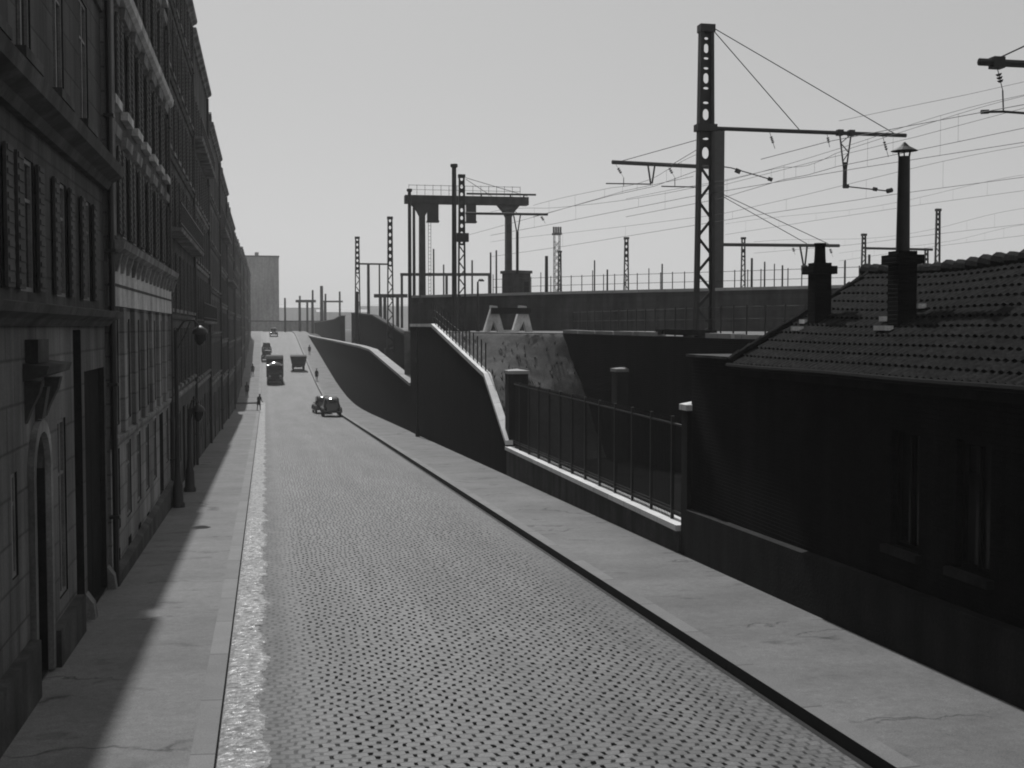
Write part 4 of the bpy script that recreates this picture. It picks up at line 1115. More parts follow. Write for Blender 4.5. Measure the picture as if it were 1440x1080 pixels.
# platform lamp
p = atD(672, 455, 84)
t = thing('platform_lamp', 'small lamp post with a drooping head on the platform beside the buffer stop', 'lamp', (p.x, p.y, ZP))
MB().lathe([(.14, 0), (.14, .5), (.09, .6), (.07, 3.0), (.06, 3.45)], (p.x, p.y, ZP), 10).build('pole', 'iron', t, True)
MB().tube([(p.x, p.y, ZP + 3.4), (p.x + .12, p.y, ZP + 3.62), (p.x + .28, p.y, ZP + 3.6)], .04, 6).build('bracket', 'iron', t)
MB().lathe([(.05, .1), (.17, 0), (.18, -.08)], (p.x + .28, p.y, ZP + 3.55), 10).build('lamp_shade', 'iron', t)

# --- signal gantry of concrete with hanging boxes
DG = 112
t = thing('signal_gantry', 'wide flat topped gantry on two flared columns with two hanging boxes', 'gantry', tuple(atD(655, 410, DG)))
gl, gr = atD(569, 282, DG - 1), atD(742, 282, DG + 1)
gz0, gz1 = atD(655, 287.5, DG).z, atD(655, 276.5, DG).z
ax = (gr - gl); ax.z = 0; axn = ax.normalized(); per = Vector((-axn.y, axn.x, 0))
A0 = Vector((gl.x, gl.y, 0))
def gp(u, z, v=0): q = A0 + ax * u + per * v; return Vector((q.x, q.y, z))
MB().prism([gp(0, gz0, -.6), gp(1, gz0, -.6), gp(1, gz1, -.6), gp(0, gz1, -.6)], per * 1.2).build('beam', 'concrete_dark', t)
px2u = lambda px: (px - 569) / 173.0
zz = lambda py: atD(655, py, DG).z
for c in (593, 714.5):
    hw = 4.3
    MB().prism([gp(px2u(c - hw), ZU - .5, -.45), gp(px2u(c + hw), ZU - .5, -.45), gp(px2u(c + hw - .5), zz(305), -.45), gp(px2u(c + 8), zz(297), -.45), gp(px2u(c + 16), gz0 - .003, -.45), gp(px2u(c - 16), gz0 - .003, -.45), gp(px2u(c - 8), zz(297), -.45), gp(px2u(c - hw + .5), zz(305), -.45)], per * .9).build('column', 'concrete_dark', t)
for c0, c1 in ((600.5, 615.5), (655, 668)):
    bx = MB().prism([gp(px2u(c0), zz(311), -.4), gp(px2u(c1), zz(311), -.4), gp(px2u(c1), gz0 - .003, -.4), gp(px2u(c0), gz0 - .003, -.4)], per * .8).build('signal_box', 'steel', t)
    MB().prism([gp(px2u(c0 - .8), zz(313.5), -.5), gp(px2u(c1 + .8), zz(313.5), -.5), gp(px2u(c1 + .8), zz(311.2), -.5), gp(px2u(c0 - .8), zz(311.2), -.5)], per * 1.0).build('box_base', 'steel', bx)
rl = MB()
for u in [k / 14 for k in range(15)]: rl.bar(gp(.03 + u * .9, gz1, -.5), gp(.03 + u * .9, gz1 + .95, -.5), .035)
rl.bar(gp(.03, gz1 + .9, -.5), gp(.93, gz1 + .9, -.5), .035); rl.bar(gp(.03, gz1 + .5, -.5), gp(.93, gz1 + .5, -.5), .03)
rl.build('guard_rail', 'rust', t)
MB().bar(gp(.5, gz1 + .28, .1), gp(1.07, gz1 + .30, .1), .16).bar(gp(.62, gz1, .1), gp(.62, gz1 + .3, .1), .12).bar(gp(.86, gz1, .1), gp(.86, gz1 + .3, .1), .12).bar(gp(.97, gz1, .1), gp(.97, gz1 + .3, .1), .12).build('conduit', 'steel', t)
ld = MB()
for s in (-.12, .12): ld.bar(gp(px2u(603) + s / 12, ZU, -.3), gp(px2u(603) + s / 12, gz0, -.3), .04)
for k in range(24): ld.bar(gp(px2u(603) - .01, ZU + .3 + k * .33, -.3), gp(px2u(603) + .01, ZU + .3 + k * .33, -.3), .03)
ld.build('ladder', 'rust', t)
# hut
p0, p1 = atD(722, 408, 106), atD(746, 408, 107)
t = thing('yard_hut', 'small square hut with a flat roof at the foot of the gantry column', 'hut', tuple(p0))
hz = atD(734, 384, 106).z
dv = Vector((p1.x - p0.x, p1.y - p0.y, 0)); nv = Vector((-dv.y, dv.x, 0))
MB().prism([Vector((p0.x, p0.y, ZU)), Vector((p1.x, p1.y, ZU)), Vector((p1.x, p1.y, hz)), Vector((p0.x, p0.y, hz))], nv).build('wall', 'concrete_dark', t)
k = dv * .06
MB().prism([Vector((p0.x, p0.y, hz + .002)) - k - nv * .08, Vector((p1.x, p1.y, hz + .002)) + k - nv * .08, Vector((p1.x, p1.y, hz + .25)) + k - nv * .08, Vector((p0.x, p0.y, hz + .25)) - k - nv * .08], nv * 1.16).build('roof', 'zinc', t)
m_ = Vector((p0.x, p0.y, 0)) + dv * .62 - nv * .012
MB().prism([Vector((m_.x, m_.y, ZU + .05)), Vector((m_.x, m_.y, ZU + .05)) + dv * .28, Vector((m_.x, m_.y, ZU + 1.3)) + dv * .28, Vector((m_.x, m_.y, ZU + 1.3))], nv * .02).build('door', 'wood', t)

# --- far portal gantries
def portal(label, pxl, pxr, py_beam, thick, D, zb, cols, mat='steel', grp='far overhead portals'):
    l, r = atD(pxl, py_beam, D), atD(pxr, py_beam, D)
    t = thing('catenary_portal', label, 'portal', (l.x, l.y, zb), grp)
    h = thick * D / F
    MB().bar(l, r, h, h).build('beam', mat, t)
    for c in cols:
        q = atD(c, py_beam, D); MB().bar((q.x, q.y, zb - .3), (q.x, q.y, q.z - h / 2 - .003), h * .8).build('column', mat, t)
    return t


portal('far dark portal with a thick crossbeam left of the gantry', 526, 573, 416, 5, 190, 2.0, (535, 541, 559))
portal('hazy portal seen through the legs of the big gantry', 563, 689, 386, 4.0, 170, 5.0, (565, 628, 688))
portal('faint small portal at the far end of the tracks', 416, 444, 423.5, 3.6, 330, 3.0, (421, 432, 439))
portal('faint low portal far off left of the dark shed', 452, 482, 424, 2.4, 420, 3.0, (456, 478))
for px, top, lab in ((401, 419, 'faint far post beside the distant tower block'), (422, 416, 'faint far post left of the small portal'), (440, 408, 'faint far post right of the small portal'), (452.5, 402, 'faint far thick post above the dark shed'), (458, 413, 'faint far thin post above the dark shed'), (478, 410, 'faint far post left of the far slim mast')):
    plain_post(lab, px, top, 455, 330, 3.0 if px != 452.5 else 5.0, 3.0, mat='rust')
# far track equipment on the raised yard, right
for px, top, D, lab in ((690, 355, 150, 'thin far post between the gantry columns'), (664, 366, 160, 'thin far post behind the plated lattice mast'), (698, 352, 140, 'thin far post left of the right gantry column')):
    plain_post(lab, px, top, 410, D, 2.8, ZU, mat='steel')
for px, top, D, w_, lab in ((931, 371, 120, 2.6, 'thin low post on the raised yard just left of the tallest lattice mast'), (836, 366, 130, 2.4, 'thin far post left of the small post on the raised yard'), (1075, 368, 118, 2.6, 'thin far post on the raised yard below the end of the plain post arm'),
                            (1100, 373, 112, 2.8, 'short thin post left of the small pot chimney'), (1188, 366, 112, 2.6, 'thin far post between the two chimneys, left one'), (1241, 368, 112, 2.6, 'thin far post close to the left side of the flue chimney'),
                            (1300, 385, 104, 2.2, 'lowest thin post just right of the flue chimney'), (1346, 372, 96, 2.4, 'low post above the ridge right of the highest ridge mast'), (1392, 366, 92, 2.4, 'thin low post above the ridge near the picture edge'), (610, 350, 150, 2.6, 'thin far post inside the left half of the gantry'), (624, 372, 170, 2.4, 'faint far post inside the gantry left of the knobbed post')):
    plain_post(lab, px, top, 410, D, w_, ZU)
# lattice tower, faint
p = atD(783, 405, 240); ztp = atD(783, 319, 240).z; w = 9 * 240 / F
t = thing('lattice_tower', 'faint distant lattice tower with a widened platform on top', 'tower', (p.x, p.y, ZU))
for sx in (-1, 1):
    for sy in (-1, 1): MB().bar((p.x + sx * w * .42, p.y + sy * w * .42, ZU - .5), (p.x + sx * w * .42, p.y + sy * w * .42, ztp - 1.6), .12).build('leg', 'rust', t)
lc = MB(); z = ZU
while z < ztp - 3.4:
    for sy in (-1, 1): lc.bar((p.x - w * .42, p.y + sy * w * .42, z), (p.x + w * .42, p.y + sy * w * .42, z + 1.3), .07).bar((p.x + w * .42, p.y + sy * w * .42, z), (p.x - w * .42, p.y + sy * w * .42, z + 1.3), .07)
    z += 1.3
lc.build('lacing', 'rust', t)
MB().box(p.x - w * .65, p.x + w * .65, p.y - w * .65, p.y + w * .65, ztp - 1.6, ztp - 1.2).build('platform', 'rust', t)
lmp = MB()
for k in range(4): lmp.box(p.x - w * .6 + k * w * .36, p.x - w * .6 + k * w * .36 + w * .2, p.y - .3, p.y + .3, ztp - 1.2, ztp)
lmp.build('floodlight', 'rust', t)

# --- catenary wires: contact wire, sagging messenger and droppers
def catenary(label, pts, z, mess=1.3, r=.011, drop=True, vis=True):
    P_ = [atZ(px, py, z) for px, py in pts] if z else pts
    t = thing('overhead_line', label, 'overhead line', tuple(P_[0]), 'overhead lines above the tracks')
    MB().tube(P_, r, 5).build('contact_wire', 'wire', t)
    if mess:
        a, c = P_[0], P_[-1]; n = 26; mp = []
        L = (c - a).length
        def at(u):
            s = u * (len(P_) - 1); i = min(int(s), len(P_) - 2); return P_[i].lerp(P_[i + 1], s - i)
        for k in range(n + 1):
            u = k / n; q = at(u); mp.append(q + Vector((0, 0, .35 + (mess - .35) * math.cos(math.pi * u * max(1, round(L / 45))) ** 2 )))
        MB().tube(mp, r * .8, 5).build('messenger_wire', 'wire', t)
        if drop:
            for k in range(2, n, 3): MB().tube([mp[k], at(k / n)], r * .35, 4).build('dropper', 'wire', t)
    return t


catenary('lowest near overhead line passing behind the flue pipe', [(690, 361), (796, 346), (969, 318), (1060, 303), (1252, 274), (1440, 249)], 10.1, 1.1)
catenary('overhead line crossing the sky just above the pipe cowl', [(690, 331), (772, 316), (969, 277), (1204, 237), (1440, 200)], 10.3, 1.4)
catenary('upper overhead line leading to the arm at the picture edge', [(1070, 224), (1165, 199), (1268, 179), (1380, 158), (1440, 147)], 10.2, 0)
catenary('sagging line below the long mast arm', [(880, 305), (1010, 280), (1100, 253), (1136, 246), (1178, 234), (1310, 207), (1440, 180)], 10.4, .9)
catenary('far overhead line low above the tiled ridge', [(1060, 356), (1200, 344), (1327, 328), (1440, 315)], 13.4, 1.3, .016)
catenary('second far overhead line low above the tiled ridge', [(1180, 367), (1327, 345), (1440, 331)], 13.4, 1.0, .016)
catenary('faint line rising to the upper right behind the edge arm', [(1010, 262), (1150, 226), (1290, 192), (1440, 152)], 11.2, 0, .009)
catenary('thin line crossing behind the flue pipe at half height', [(1020, 330), (1160, 308), (1300, 287), (1440, 268)], 12.6, .9, .012)
catenary('faint high line over the right part of the sky', [(1180, 170), (1266, 152), (1360, 133), (1440, 115)], 11.5, 0, .008)
catenary('faint overhead line left of the tallest mast', [(750, 305), (860, 275), (920, 262), (980, 240)], 12.5, .8, .014)
catenary('faint overhead line running to the gantry', [(660, 330), (770, 300), (880, 268), (975, 248)], 13.5, 0, .014)

# buffer stop
pb0 = atD(714, 462, 80)
t = thing('buffer_stop', 'pale concrete buffer stop with two A-shaped legs and a dark crossbeam', 'buffer stop', (pb0.x, pb0.y, ZP))
sc = 80 / F
bx = lambda px: pb0.x + (px - 714) * sc
bz = lambda py: ZP + (462 - py) * sc
for cx, lo, li, ri, ro in ((695, 680, 690, 700, 709), (738, 721, 731, 742, 750)):
    lg = MB(); yb = pb0.y; dp = .55
    lg.prism([(bx(lo), yb, bz(462)), (bx(lo + 9), yb, bz(462)), (bx(cx - 1), yb, bz(447)), (bx(cx + 1), yb, bz(437)), (bx(li), yb, bz(430))], (0, dp, 0))
    lg.prism([(bx(ro), yb, bz(462)), (bx(ro - 9), yb, bz(462)), (bx(cx - 1), yb, bz(447)), (bx(cx + 1.2), yb, bz(437)), (bx(ri), yb, bz(430))], (0, dp, 0))
    lg.prism([(bx(li), yb + .002, bz(430)), (bx(cx + 1.1), yb + .002, bz(437.2)), (bx(ri), yb + .002, bz(430)), (bx(ri - 1), yb + .002, bz(426)), (bx(li), yb + .002, bz(425))], (0, dp - .004, 0))
    lg.build('leg', 'concrete', t)
MB().box(bx(690), bx(746), pb0.y - .32, pb0.y - .02, bz(437), bz(428.5)).build('crossbeam', 'wood', t)
MB().box(bx(706), bx(727), pb0.y + .1, pb0.y + .5, ZP - .1, bz(459.5)).build('base_slab', 'concrete', t)

# ------------------------------------------------------------------ distance: tower block, cross wall, far sheds
p0, p1 = atD(347, 470, 430), atD(393, 470, 430)
t = thing('tower_block', 'tall flat topped tower block fading in haze at the end of the street', 'tower block', tuple(p0))
zt_ = atD(370, 361, 430).z
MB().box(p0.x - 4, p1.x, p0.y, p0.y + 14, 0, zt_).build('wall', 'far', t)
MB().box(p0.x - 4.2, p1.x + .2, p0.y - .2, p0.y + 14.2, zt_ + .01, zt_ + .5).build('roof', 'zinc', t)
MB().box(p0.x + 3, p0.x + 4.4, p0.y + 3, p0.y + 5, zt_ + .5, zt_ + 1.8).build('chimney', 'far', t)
for (a, c, top, D, lab) in ((380, 452, 452, 352, 'low far wall closing the end of the street'),):
    q0, q1 = atD(a - 40, 470, D), atD(c, 470, D)
    t = thing('far_wall', lab, 'wall', (q0.x, q0.y, 3.6))
    z_ = atD(a, top, D).z
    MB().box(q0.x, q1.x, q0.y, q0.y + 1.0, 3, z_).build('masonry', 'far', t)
    MB().box(q0.x - .1, q1.x + .1, q0.y - .15, q0.y + 1.15, z_ + .002, z_ + .25).build('coping', 'concrete_dark', t)
for (a, c, top, D, lab) in ((385, 455, 431, 1300, 'long pale warehouse in the haze beside the tower block'), (446, 520, 437, 1100, 'pale hazy warehouse behind the dark shed'), (505, 600, 429, 1500, 'pale hazy warehouse behind the slim lattice masts')):
    q0, q1 = atD(a, 460, D), atD(c, 460, D); z_ = atD(a, top, D).z
    t = thing('warehouse', lab, 'warehouse', (q0.x, q0.y, 3.6), 'hazy warehouses beyond the tracks')
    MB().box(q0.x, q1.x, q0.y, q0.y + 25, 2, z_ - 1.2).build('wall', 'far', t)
    MB().prism([(q0.x - .5, q0.y - .4, z_ - 1.19), (q0.x - .5, q0.y + 25.4, z_ - 1.19), (q0.x - .5, q0.y + 12.5, z_ + 1.5)], (q1.x - q0.x + 1, 0, 0)).build('roof', 'zinc', t)

# ------------------------------------------------------------------ vehicles
def wheel(parent, x, y, z, r=.36, w=.17):
    b = MB(); n = 18
    prof = [(r * .55, -w / 2), (r * .9, -w / 2), (r, -w * .3), (r, w * .3), (r * .9, w / 2), (r * .55, w / 2)]
    vs = []; fs = []
    for rr, xx in prof: vs += [(x + xx, y + rr * math.cos(2 * math.pi * k / n), z + rr * math.sin(2 * math.pi * k / n)) for k in range(n)]
    for i in range(len(prof) - 1): fs += [(i * n + k, i * n + (k + 1) % n, (i + 1) * n + (k + 1) % n, (i + 1) * n + k) for k in range(n)]
    wh = b.add(vs, fs).build('wheel', 'rubber', parent)
    b = MB(); b.cone((x - w * .4, y, z), (x + w * .4, y, z), r * .56, r * .56, n); b.cone((x - w * .55, y, z), (x + w * .55, y, z), r * .2, r * .2, 10)
    b.build('hub', 'chrome', wh)


def saloon(label, x, y, heading=0, sc=1.0, group='black saloon cars in the street'):
    """1930s saloon pointing to +Y: body lofted from cross sections"""
    t = thing('saloon_car', label, 'car', (0, 0, 0), group)
    sec = [(-2.15, .45, .62, .52), (-2.05, .35, .95, .62), (-1.75, .32, 1.18, .70), (-1.3, .32, 1.28, .74), (-.3, .32, 1.22, .76), (.55, .32, 1.12, .74), (.75, .34, 1.08, .66), (1.3, .36, 1.04, .50), (1.95, .40, .98, .38), (2.05, .46, .86, .34)]
    def loft(sec, mk):
        b = MB(); rows = [mk(*s) for s in sec]; n = len(rows[0]); vs = [v for r_ in rows for v in r_]
        fs = [(i * n + k, (i + 1) * n + k, (i + 1) * n + (k + 1) % n, i * n + (k + 1) % n) for i in range(len(rows) - 1) for k in range(n)]
        fs += [tuple(range(n)), tuple(range(len(vs) - 1, len(vs) - n - 1, -1))]
        return b.add(vs, fs)
    body = loft(sec, lambda y_, z0, z1, w: [(-w * .92, y_, z0), (w * .92, y_, z0), (w, y_, z0 + .2), (w * .97, y_, (z0 + z1) / 2 + .1), (w * .8, y_, z1), (w * .3, y_, z1 + .03), (-w * .3, y_, z1 + .03), (-w * .8, y_, z1), (-w * .97, y_, (z0 + z1) / 2 + .1), (-w, y_, z0 + .2)]).build('body', 'carpaint', t, True)
    cab = [(-1.95, 1.0, 1.05, .52), (-1.7, 1.0, 1.42, .60), (-1.3, 1.0, 1.60, .62), (-.4, 1.0, 1.66, .63), (.25, 1.0, 1.60, .62), (.62, 1.0, 1.12, .60)]
    loft(cab, lambda y_, z0, z1, w: [(-w, y_, z0), (w, y_, z0), (w * .93, y_, z1 - .1), (w * .7, y_, z1), (-w * .7, y_, z1), (-w * .93, y_, z1 - .1)]).build('cabin', 'carpaint', t, True)
    MB().add([(-.36, -1.93, 1.18), (.36, -1.93, 1.18), (.32, -1.76, 1.42), (-.32, -1.76, 1.42)], [(0, 1, 2, 3)]).build('rear_window', 'glass', t)
    MB().add([(-.54, .60, 1.17), (.54, .60, 1.17), (.50, .32, 1.55), (-.50, .32, 1.55)], [(3, 2, 1, 0)]).build('windscreen', 'glass', t)
    for s in (-1, 1):
        MB().add([(s * .632, -1.2, 1.12), (s * .632, -.45, 1.12), (s * .60, -.45, 1.52), (s * .60, -1.15, 1.5)], [(0, 1, 2, 3)]).build('side_window', 'glass', t)
        MB().add([(s * .632, -.38, 1.12), (s * .632, .42, 1.12), (s * .60, .22, 1.5), (s * .60, -.38, 1.52)], [(0, 1, 2, 3)]).build('side_window', 'glass', t)
        for yc in (-1.4, 1.35):
            f = MB(); n = 9; vs = []
            for k in range(n):
                a = math.pi * k / (n - 1); yy = yc - .62 * math.cos(a); zz_ = .36 + .44 * math.sin(a)
                vs += [(s * .50, yy, zz_ + .02), (s * .66, yy, zz_ + .05), (s * .82, yy, zz_ - .03), (s * .84, yy, zz_ - .12)]
            f.add(vs, [(k * 4 + j, k * 4 + j + 1, (k + 1) * 4 + j + 1, (k + 1) * 4 + j) for k in range(n - 1) for j in range(3)])
            f.build('fender', 'carpaint', t, True)
            wheel(t, s * .70, yc, .36)
        MB().box(min(s * .70, s * .84), max(s * .70, s * .84), -.8, .75, .3, .36).build('running_board', 'carpaint', t)
        MB().lathe([(.03, -.1), (.12, -.06), (.13, .04), (.10, .08)], (s * .52, 1.95, .88), 10).build('headlight', 'chrome', t)
        MB().lathe([(.05, -.04), (.05, .04)], (s * .6, -2.12, .72), 8).build('tail_light', 'ins', t)
    MB().tube([(-.8, -2.25, .45), (-.3, -2.3, .45), (.3, -2.3, .45), (.8, -2.25, .45)], .045, 6).build('bumper', 'carpaint', t)
    MB().tube([(-.8, 2.2, .45), (0, 2.28, .45), (.8, 2.2, .45)], .045, 6).build('bumper', 'chrome', t)
    MB().box(-.26, .26, 2.05, 2.10, .5, .95).build('grille', 'chrome', t)
    MB().lathe([(.34, -.06), (.34, .06)], (0, -2.2, .88), 14) if False else None
    place(t, x, y, heading, sc); return t


def place(t, x, y, heading, sc=1.0):
    sl = math.atan2(zr(y + 1.5) - zr(y - 1.5), 3.0)
    t.location = (x, y, zr(y) + .05); t.rotation_euler = (sl if abs(heading) < 1.6 else -sl, 0, heading); t.scale = (sc, sc, sc)


c0 = saloon('black saloon parked at the right kerb, its back towards us', 6.25, 119.3, 0, 1.14)


def again(label, x, y, heading, sc=1.0):
    c = copy_tree(c0); c['label'] = label; place(c, x, y, heading, sc); return c


again('black saloon partly hidden in front of the parked saloon at the right kerb', 5.72, 126.6, R(3), 1.1)
again('dark car by the left pavement just behind the tall lorry', .2, 222, math.pi, 1.15)
again('dark car by the left pavement, second behind the tall lorry', .25, 243, math.pi, 1.15)
again('farthest dark car at the top of the rise', 2.0, 296, math.pi, 1.2)


def lorry(label, x, y):
    t = thing('lorry', label, 'lorry', (0, 0, 0))
    MB().box(-1.0, 1.0, -3.2, 1.9, .55, .8).build('chassis', 'steel', t)
    MB().prism([(-1.14, -3.3, .82), (-1.14, .1, .82), (-1.14, .1, 3.3), (-1.14, -.35, 3.62), (-1.14, -3.3, 3.62)], (2.28, 0, 0)).build('cargo_body', 'tarp', t)
    MB().prism([(-1.02, .105, .82), (-1.02, 1.5, .82), (-1.02, 1.5, 2.5), (-1.02, .105, 2.5)], (2.04, 0, 0)).build('cab', 'carpaint', t)
    b = MB(); nx, ny = 11, 8
    b.add([(-1.02 + 2.04 * i / (nx - 1), .105 + 1.395 * j / (ny - 1), 2.502 + .5 * (1 - ((j / (ny - 1)) ** 2)) * (1 - .55 * (2 * i / (nx - 1) - 1) ** 2) if j < ny - 1 else 2.502) for j in range(ny) for i in range(nx)],
          [(j * nx + i, j * nx + i + 1, (j + 1) * nx + i + 1, (j + 1) * nx + i) for j in range(ny - 1) for i in range(nx - 1)]).build('cab_roof', 'carpaint', t, True)
    MB().add([(-.9, 1.503, 1.92), (.9, 1.503, 1.92), (.88, 1.503, 2.46), (-.88, 1.503, 2.46)], [(3, 2, 1, 0)]).build('windscreen', 'glass', t)
    MB().prism([(-.5, 1.505, .8), (.5, 1.505, .8), (.58, 1.505, 1.5), (.42, 1.505, 1.78), (0, 1.505, 1.86), (-.42, 1.505, 1.78), (-.58, 1.505, 1.5)], (0, 1.5, -.06)).build('bonnet', 'carpaint', t)
    MB().box(-.42, .42, 3.01, 3.08, .75, 1.6).build('grille', 'steel', t)
    for s in (-1, 1):
        for yc in (-2.1, 2.2): wheel(t, s * .95, yc, .47, .47, .26)
        MB().prism([(s * .62, 1.55, .82), (s * .62, 1.75, 1.02), (s * .62, 2.5, 1.04), (s * .62, 2.85, .8), (s * .62, 2.5, .98), (s * .62, 1.8, .96)], (s * .45, 0, 0)).build('fender', 'carpaint', t)
        MB().cone((s * .7, 2.85, 1.2), (s * .7, 3.0, 1.2), .08, .14, 10).build('headlight', 'chrome', t)
    MB().box(-1.05, 1.05, 3.12, 3.2, .5, .72).build('bumper', 'steel', t)
    place(t, x, y, math.pi, 1.08); return t


lorry('tall dark lorry with a shining cab roof coming down the left side of the road', 1.35, 180.5)


def open_truck(label, x, y):
    t = thing('open_truck', label, 'truck', (0, 0, 0))
    MB().box(-1.0, 1.0, -2.6, 2.6, .6, .85).build('chassis', 'steel', t)
    sides = MB().prism([(-1.05, -2.7, .87), (1.05, -2.7, .87), (1.38, -2.7, 2.45), (-1.38, -2.7, 2.45)], (0, 3.6, 0)).build('flared_body', 'tarp', t)
    MB().box(-1.0, 1.0, -2.76, -2.705, 1.0, 1.12).box(-1.1, 1.1, -2.76, -2.705, 1.7, 1.8).build('tail_board_batten', 'wood', sides)
    MB().box(-.95, .95, 1.0, 2.1, .87, 2.3).build('cab', 'carpaint', t)
    MB().prism([(-.5, 2.102, .87), (.5, 2.102, .87), (.5, 2.102, 1.5), (-.5, 2.102, 1.5)], (0, 1.0, 0)).build('bonnet', 'carpaint', t)
    for s in (-1, 1):
        for yc in (-1.6, 2.2): wheel(t, s * .88, yc, .45, .45, .26)
        MB().box(s * .5 - .1, s * .5 + .1, -2.74, -2.62, .62, .75).build('tail_light', 'concrete', t)
    place(t, x, y, 0, .98); return t


open_truck('dark open truck with flared sides driving away up the right side', 5.3, 203)

# ------------------------------------------------------------------ people
def person(label, x, y, z, pose, hdg=0, coat='cloth', cap=None, sc=1.0):
    J, E, Rr = [], [], []
    def jt(p, r, par=None):
        J.append(p); Rr.append(r)
        if par is not None: E.append((par, len(J) - 1))
        return len(J) - 1
    lean = .28 if pose == 'stoop' else .04
    st = .22 if pose in ('walk', 'stoop') else .06
    pel = jt((0, 0, .92), .15); wa = jt((0, lean * .35, 1.10), .135, pel); ch = jt((0, lean * .8, 1.34), .165, wa); nk = jt((0, lean, 1.50), .065, ch)
    hd = jt((0, lean + .04, 1.60), .085, nk); ht = jt((0, lean + .05, 1.70), .095, hd); jt((0, lean + .04, 1.76), .06, ht)
    jt((0, lean + .13, 1.63), .022, hd)
    for s in (-1, 1):
        hp = jt((s * .10, 0, .86), .095, pel); kn = jt((s * .10, s * st * .55 + .05, .50), .062, hp); an = jt((s * .10, s * st, .09), .042, kn); jt((s * .11, s * st + .17, .035), .036, an)
        sh = jt((s * .20, lean * .8, 1.40), .065, ch)
        el = jt((s * .25, lean * .7 - s * st * .4, 1.13), .05, sh); wr = jt((s * .24, lean * .7 - s * st * .5 + .12 + (.22 if pose == 'stoop' else 0), .90 + (.08 if pose == 'stoop' else 0)), .034, el)
        hn = jt((s * .235, lean * .7 - s * st * .5 + .15 + (.26 if pose == 'stoop' else 0), .83 + (.08 if pose == 'stoop' else 0)), .036, wr)
        for f in range(4): jt((s * (.245 - .012 * f), J[hn][1] + .045 - .026 * f, J[hn][2] - .085 + .006 * abs(f - 1.5)), .010, hn)
        jt((s * .20, J[hn][1] + .045, J[hn][2] - .04), .011, hn)
    me = bpy.data.meshes.new('person'); me.from_pydata(J, E, []); o = bpy.data.objects.new('person', me); COL.objects.link(o)
    md = o.modifiers.new('Skin', 'SKIN'); sd = o.modifiers.new('Sub', 'SUBSURF'); sd.levels = 1; sd.render_levels = 1
    for k, v in enumerate(me.skin_vertices[0].data): v.radius = (Rr[k], Rr[k]); v.use_root = (k == 0)
    me.materials.append(M[coat])
    o.location = (x, y, z); o.rotation_euler = (0, 0, hdg); o.scale = (sc, sc, sc); ORG[o.name] = (0, 0, 0)
    tag(o, label, 'person')
    # head covering, face and coat skirt as clothing children
    hz_, hy = 1.68, lean + .05
    MB().lathe([(.05, -.12), (.082, -.08), (.088, 0), (.08, .04)], (0, hy + .02, hz_ - .02), 10).build('face', 'skin', o, True)
    MB().lathe([(.112, .02), (.125, .05), (.11, .11), (.05, .15)], (0, hy, hz_), 12).add([(-.09, hy + .09, hz_ + .035), (.09, hy + .09, hz_ + .035), (.06, hy + .19, hz_ + .025), (-.06, hy + .19, hz_ + .025)], [(0, 1, 2, 3)]).build('cap', cap or 'cloth', o, True)
    n = 12; prof = [(.165, .20, 1.36, lean * .8), (.155, .175, 1.12, lean * .4), (.17, .20, .92, 0), (.19, .235, .62, 0)]
    vs = []; fs = []
    for ry, rx, z_, yo in prof: vs += [(rx * math.cos(2 * math.pi * k / n), yo + ry * math.sin(2 * math.pi * k / n), z_) for k in range(n)]
    for i in range(len(prof) - 1): fs += [(i * n + k, (i + 1) * n + k, (i + 1) * n + (k + 1) % n, i * n + (k + 1) % n) for k in range(n)]
    MB().add(vs, [tuple(reversed(f)) for f in fs]).build('coat', coat, o, True)
    return o


zp = lambda y: zr(y) + KH
person('stooping person in dark clothes and pale cap at the left pavement corner', -.75, 131.5, zp(131.5), 'stoop', R(-20), cap='cap')
person('person in dark coat on the left pavement just past the side street', -2.35, 158, zp(158), 'walk', 0)
person('person in dark coat farther up the left pavement beside the lorry', -1.95, 192, zp(192), 'walk', math.pi)
person('person in dark coat walking on the right pavement edge beyond the saloons', 7.45, 182, zr(182) + KR, 'walk', math.pi)
person('farthest person near the right wall at the top of the rise', 8.3, 235, zr(235) + KR, 'walk', 0)

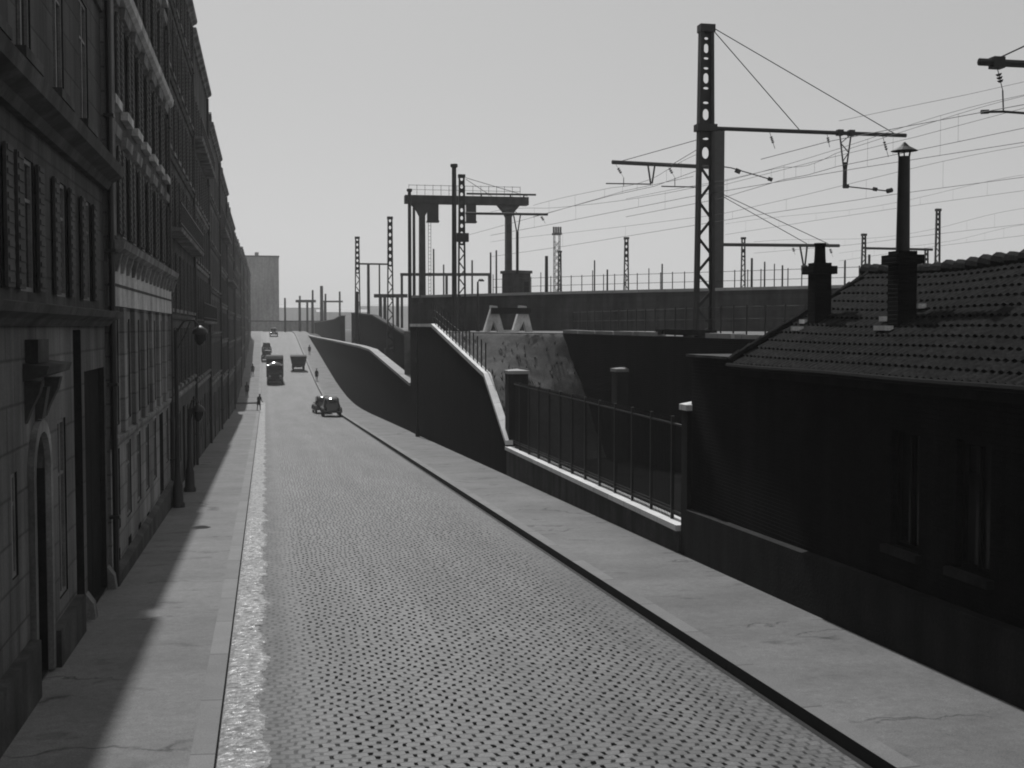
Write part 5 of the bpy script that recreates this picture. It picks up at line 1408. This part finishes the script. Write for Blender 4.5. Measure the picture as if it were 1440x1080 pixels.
# ------------------------------------------------------------------ haze, sky, sun, camera
hz = MB().box(-400, 700, -30, 1900, -6.5, 38).build('haze', 'far')
hz['kind'] = 'stuff'; hz['label'] = 'thin smoky haze over the street and railway yard'
hm = bpy.data.materials.new('haze_air'); hm.use_nodes = True; nt = hm.node_tree; nt.nodes.clear()
out = nt.nodes.new('ShaderNodeOutputMaterial'); pv = nt.nodes.new('ShaderNodeVolumePrincipled')
pv.inputs['Color'].default_value = (.92, .92, .92, 1); pv.inputs['Density'].default_value = .0004; pv.inputs['Anisotropy'].default_value = .25
nt.links.new(pv.outputs[0], out.inputs['Volume'])
hz.data.materials.clear(); hz.data.materials.append(hm)

EL, AZ = R(46), R(-2.75)                                # sun ahead of the camera, a touch to the left of the street axis
w = bpy.data.worlds.new('World'); S.world = w; w.use_nodes = True; nt = w.node_tree
bg = nt.nodes['Background']; sk = nt.nodes.new('ShaderNodeTexSky'); sk.sky_type = 'NISHITA'; sk.sun_disc = False
sk.sun_elevation = EL; sk.sun_rotation = AZ; sk.air_density = 1.0; sk.dust_density = 1.2; sk.ozone_density = 1.0; sk.altitude = 50
bw = nt.nodes.new('ShaderNodeRGBToBW'); nt.links.new(sk.outputs[0], bw.inputs[0]); 
mx = nt.nodes.new('ShaderNodeMix'); mx.data_type = 'FLOAT'; mx.inputs[0].default_value = .6      # evenly hazed, nearly flat sky
nt.links.new(bw.outputs[0], mx.inputs[2]); mx.inputs[3].default_value = 7.2; nt.links.new(mx.outputs[0], bg.inputs['Color'])
bg.inputs['Strength'].default_value = .074
sl = bpy.data.lights.new('sun', 'SUN'); sl.energy = 3.0; sl.angle = R(.6); sl.color = (1, 1, 1)
so = bpy.data.objects.new('sun', sl); COL.objects.link(so)
dirv = Vector((math.sin(AZ) * math.cos(EL), math.cos(AZ) * math.cos(EL), math.sin(EL)))
so.rotation_euler = dirv.to_track_quat('Z', 'Y').to_euler(); so.location = (0, 100, 80)

cd = bpy.data.cameras.new('camera'); co = bpy.data.objects.new('camera', cd); COL.objects.link(co)
co.location = CAM; co.rotation_euler = FW.to_track_quat('-Z', 'Y').to_euler()
cd.sensor_width = 36; cd.lens = 36 * F / 1440; cd.clip_end = 6000; cd.clip_start = .1
S.camera = co
S.view_settings.view_transform = 'Standard'; S.view_settings.look = 'None'; S.view_settings.exposure = 0; S.view_settings.gamma = 1
S.render.engine = 'CYCLES'
S.cycles.volume_bounces = 1; S.cycles.max_bounces = 6; S.cycles.use_denoising = True
S.cycles.volume_step_rate = 4
S.cycles.pixel_filter_type = 'BLACKMAN_HARRIS'; S.cycles.filter_width = 1.9
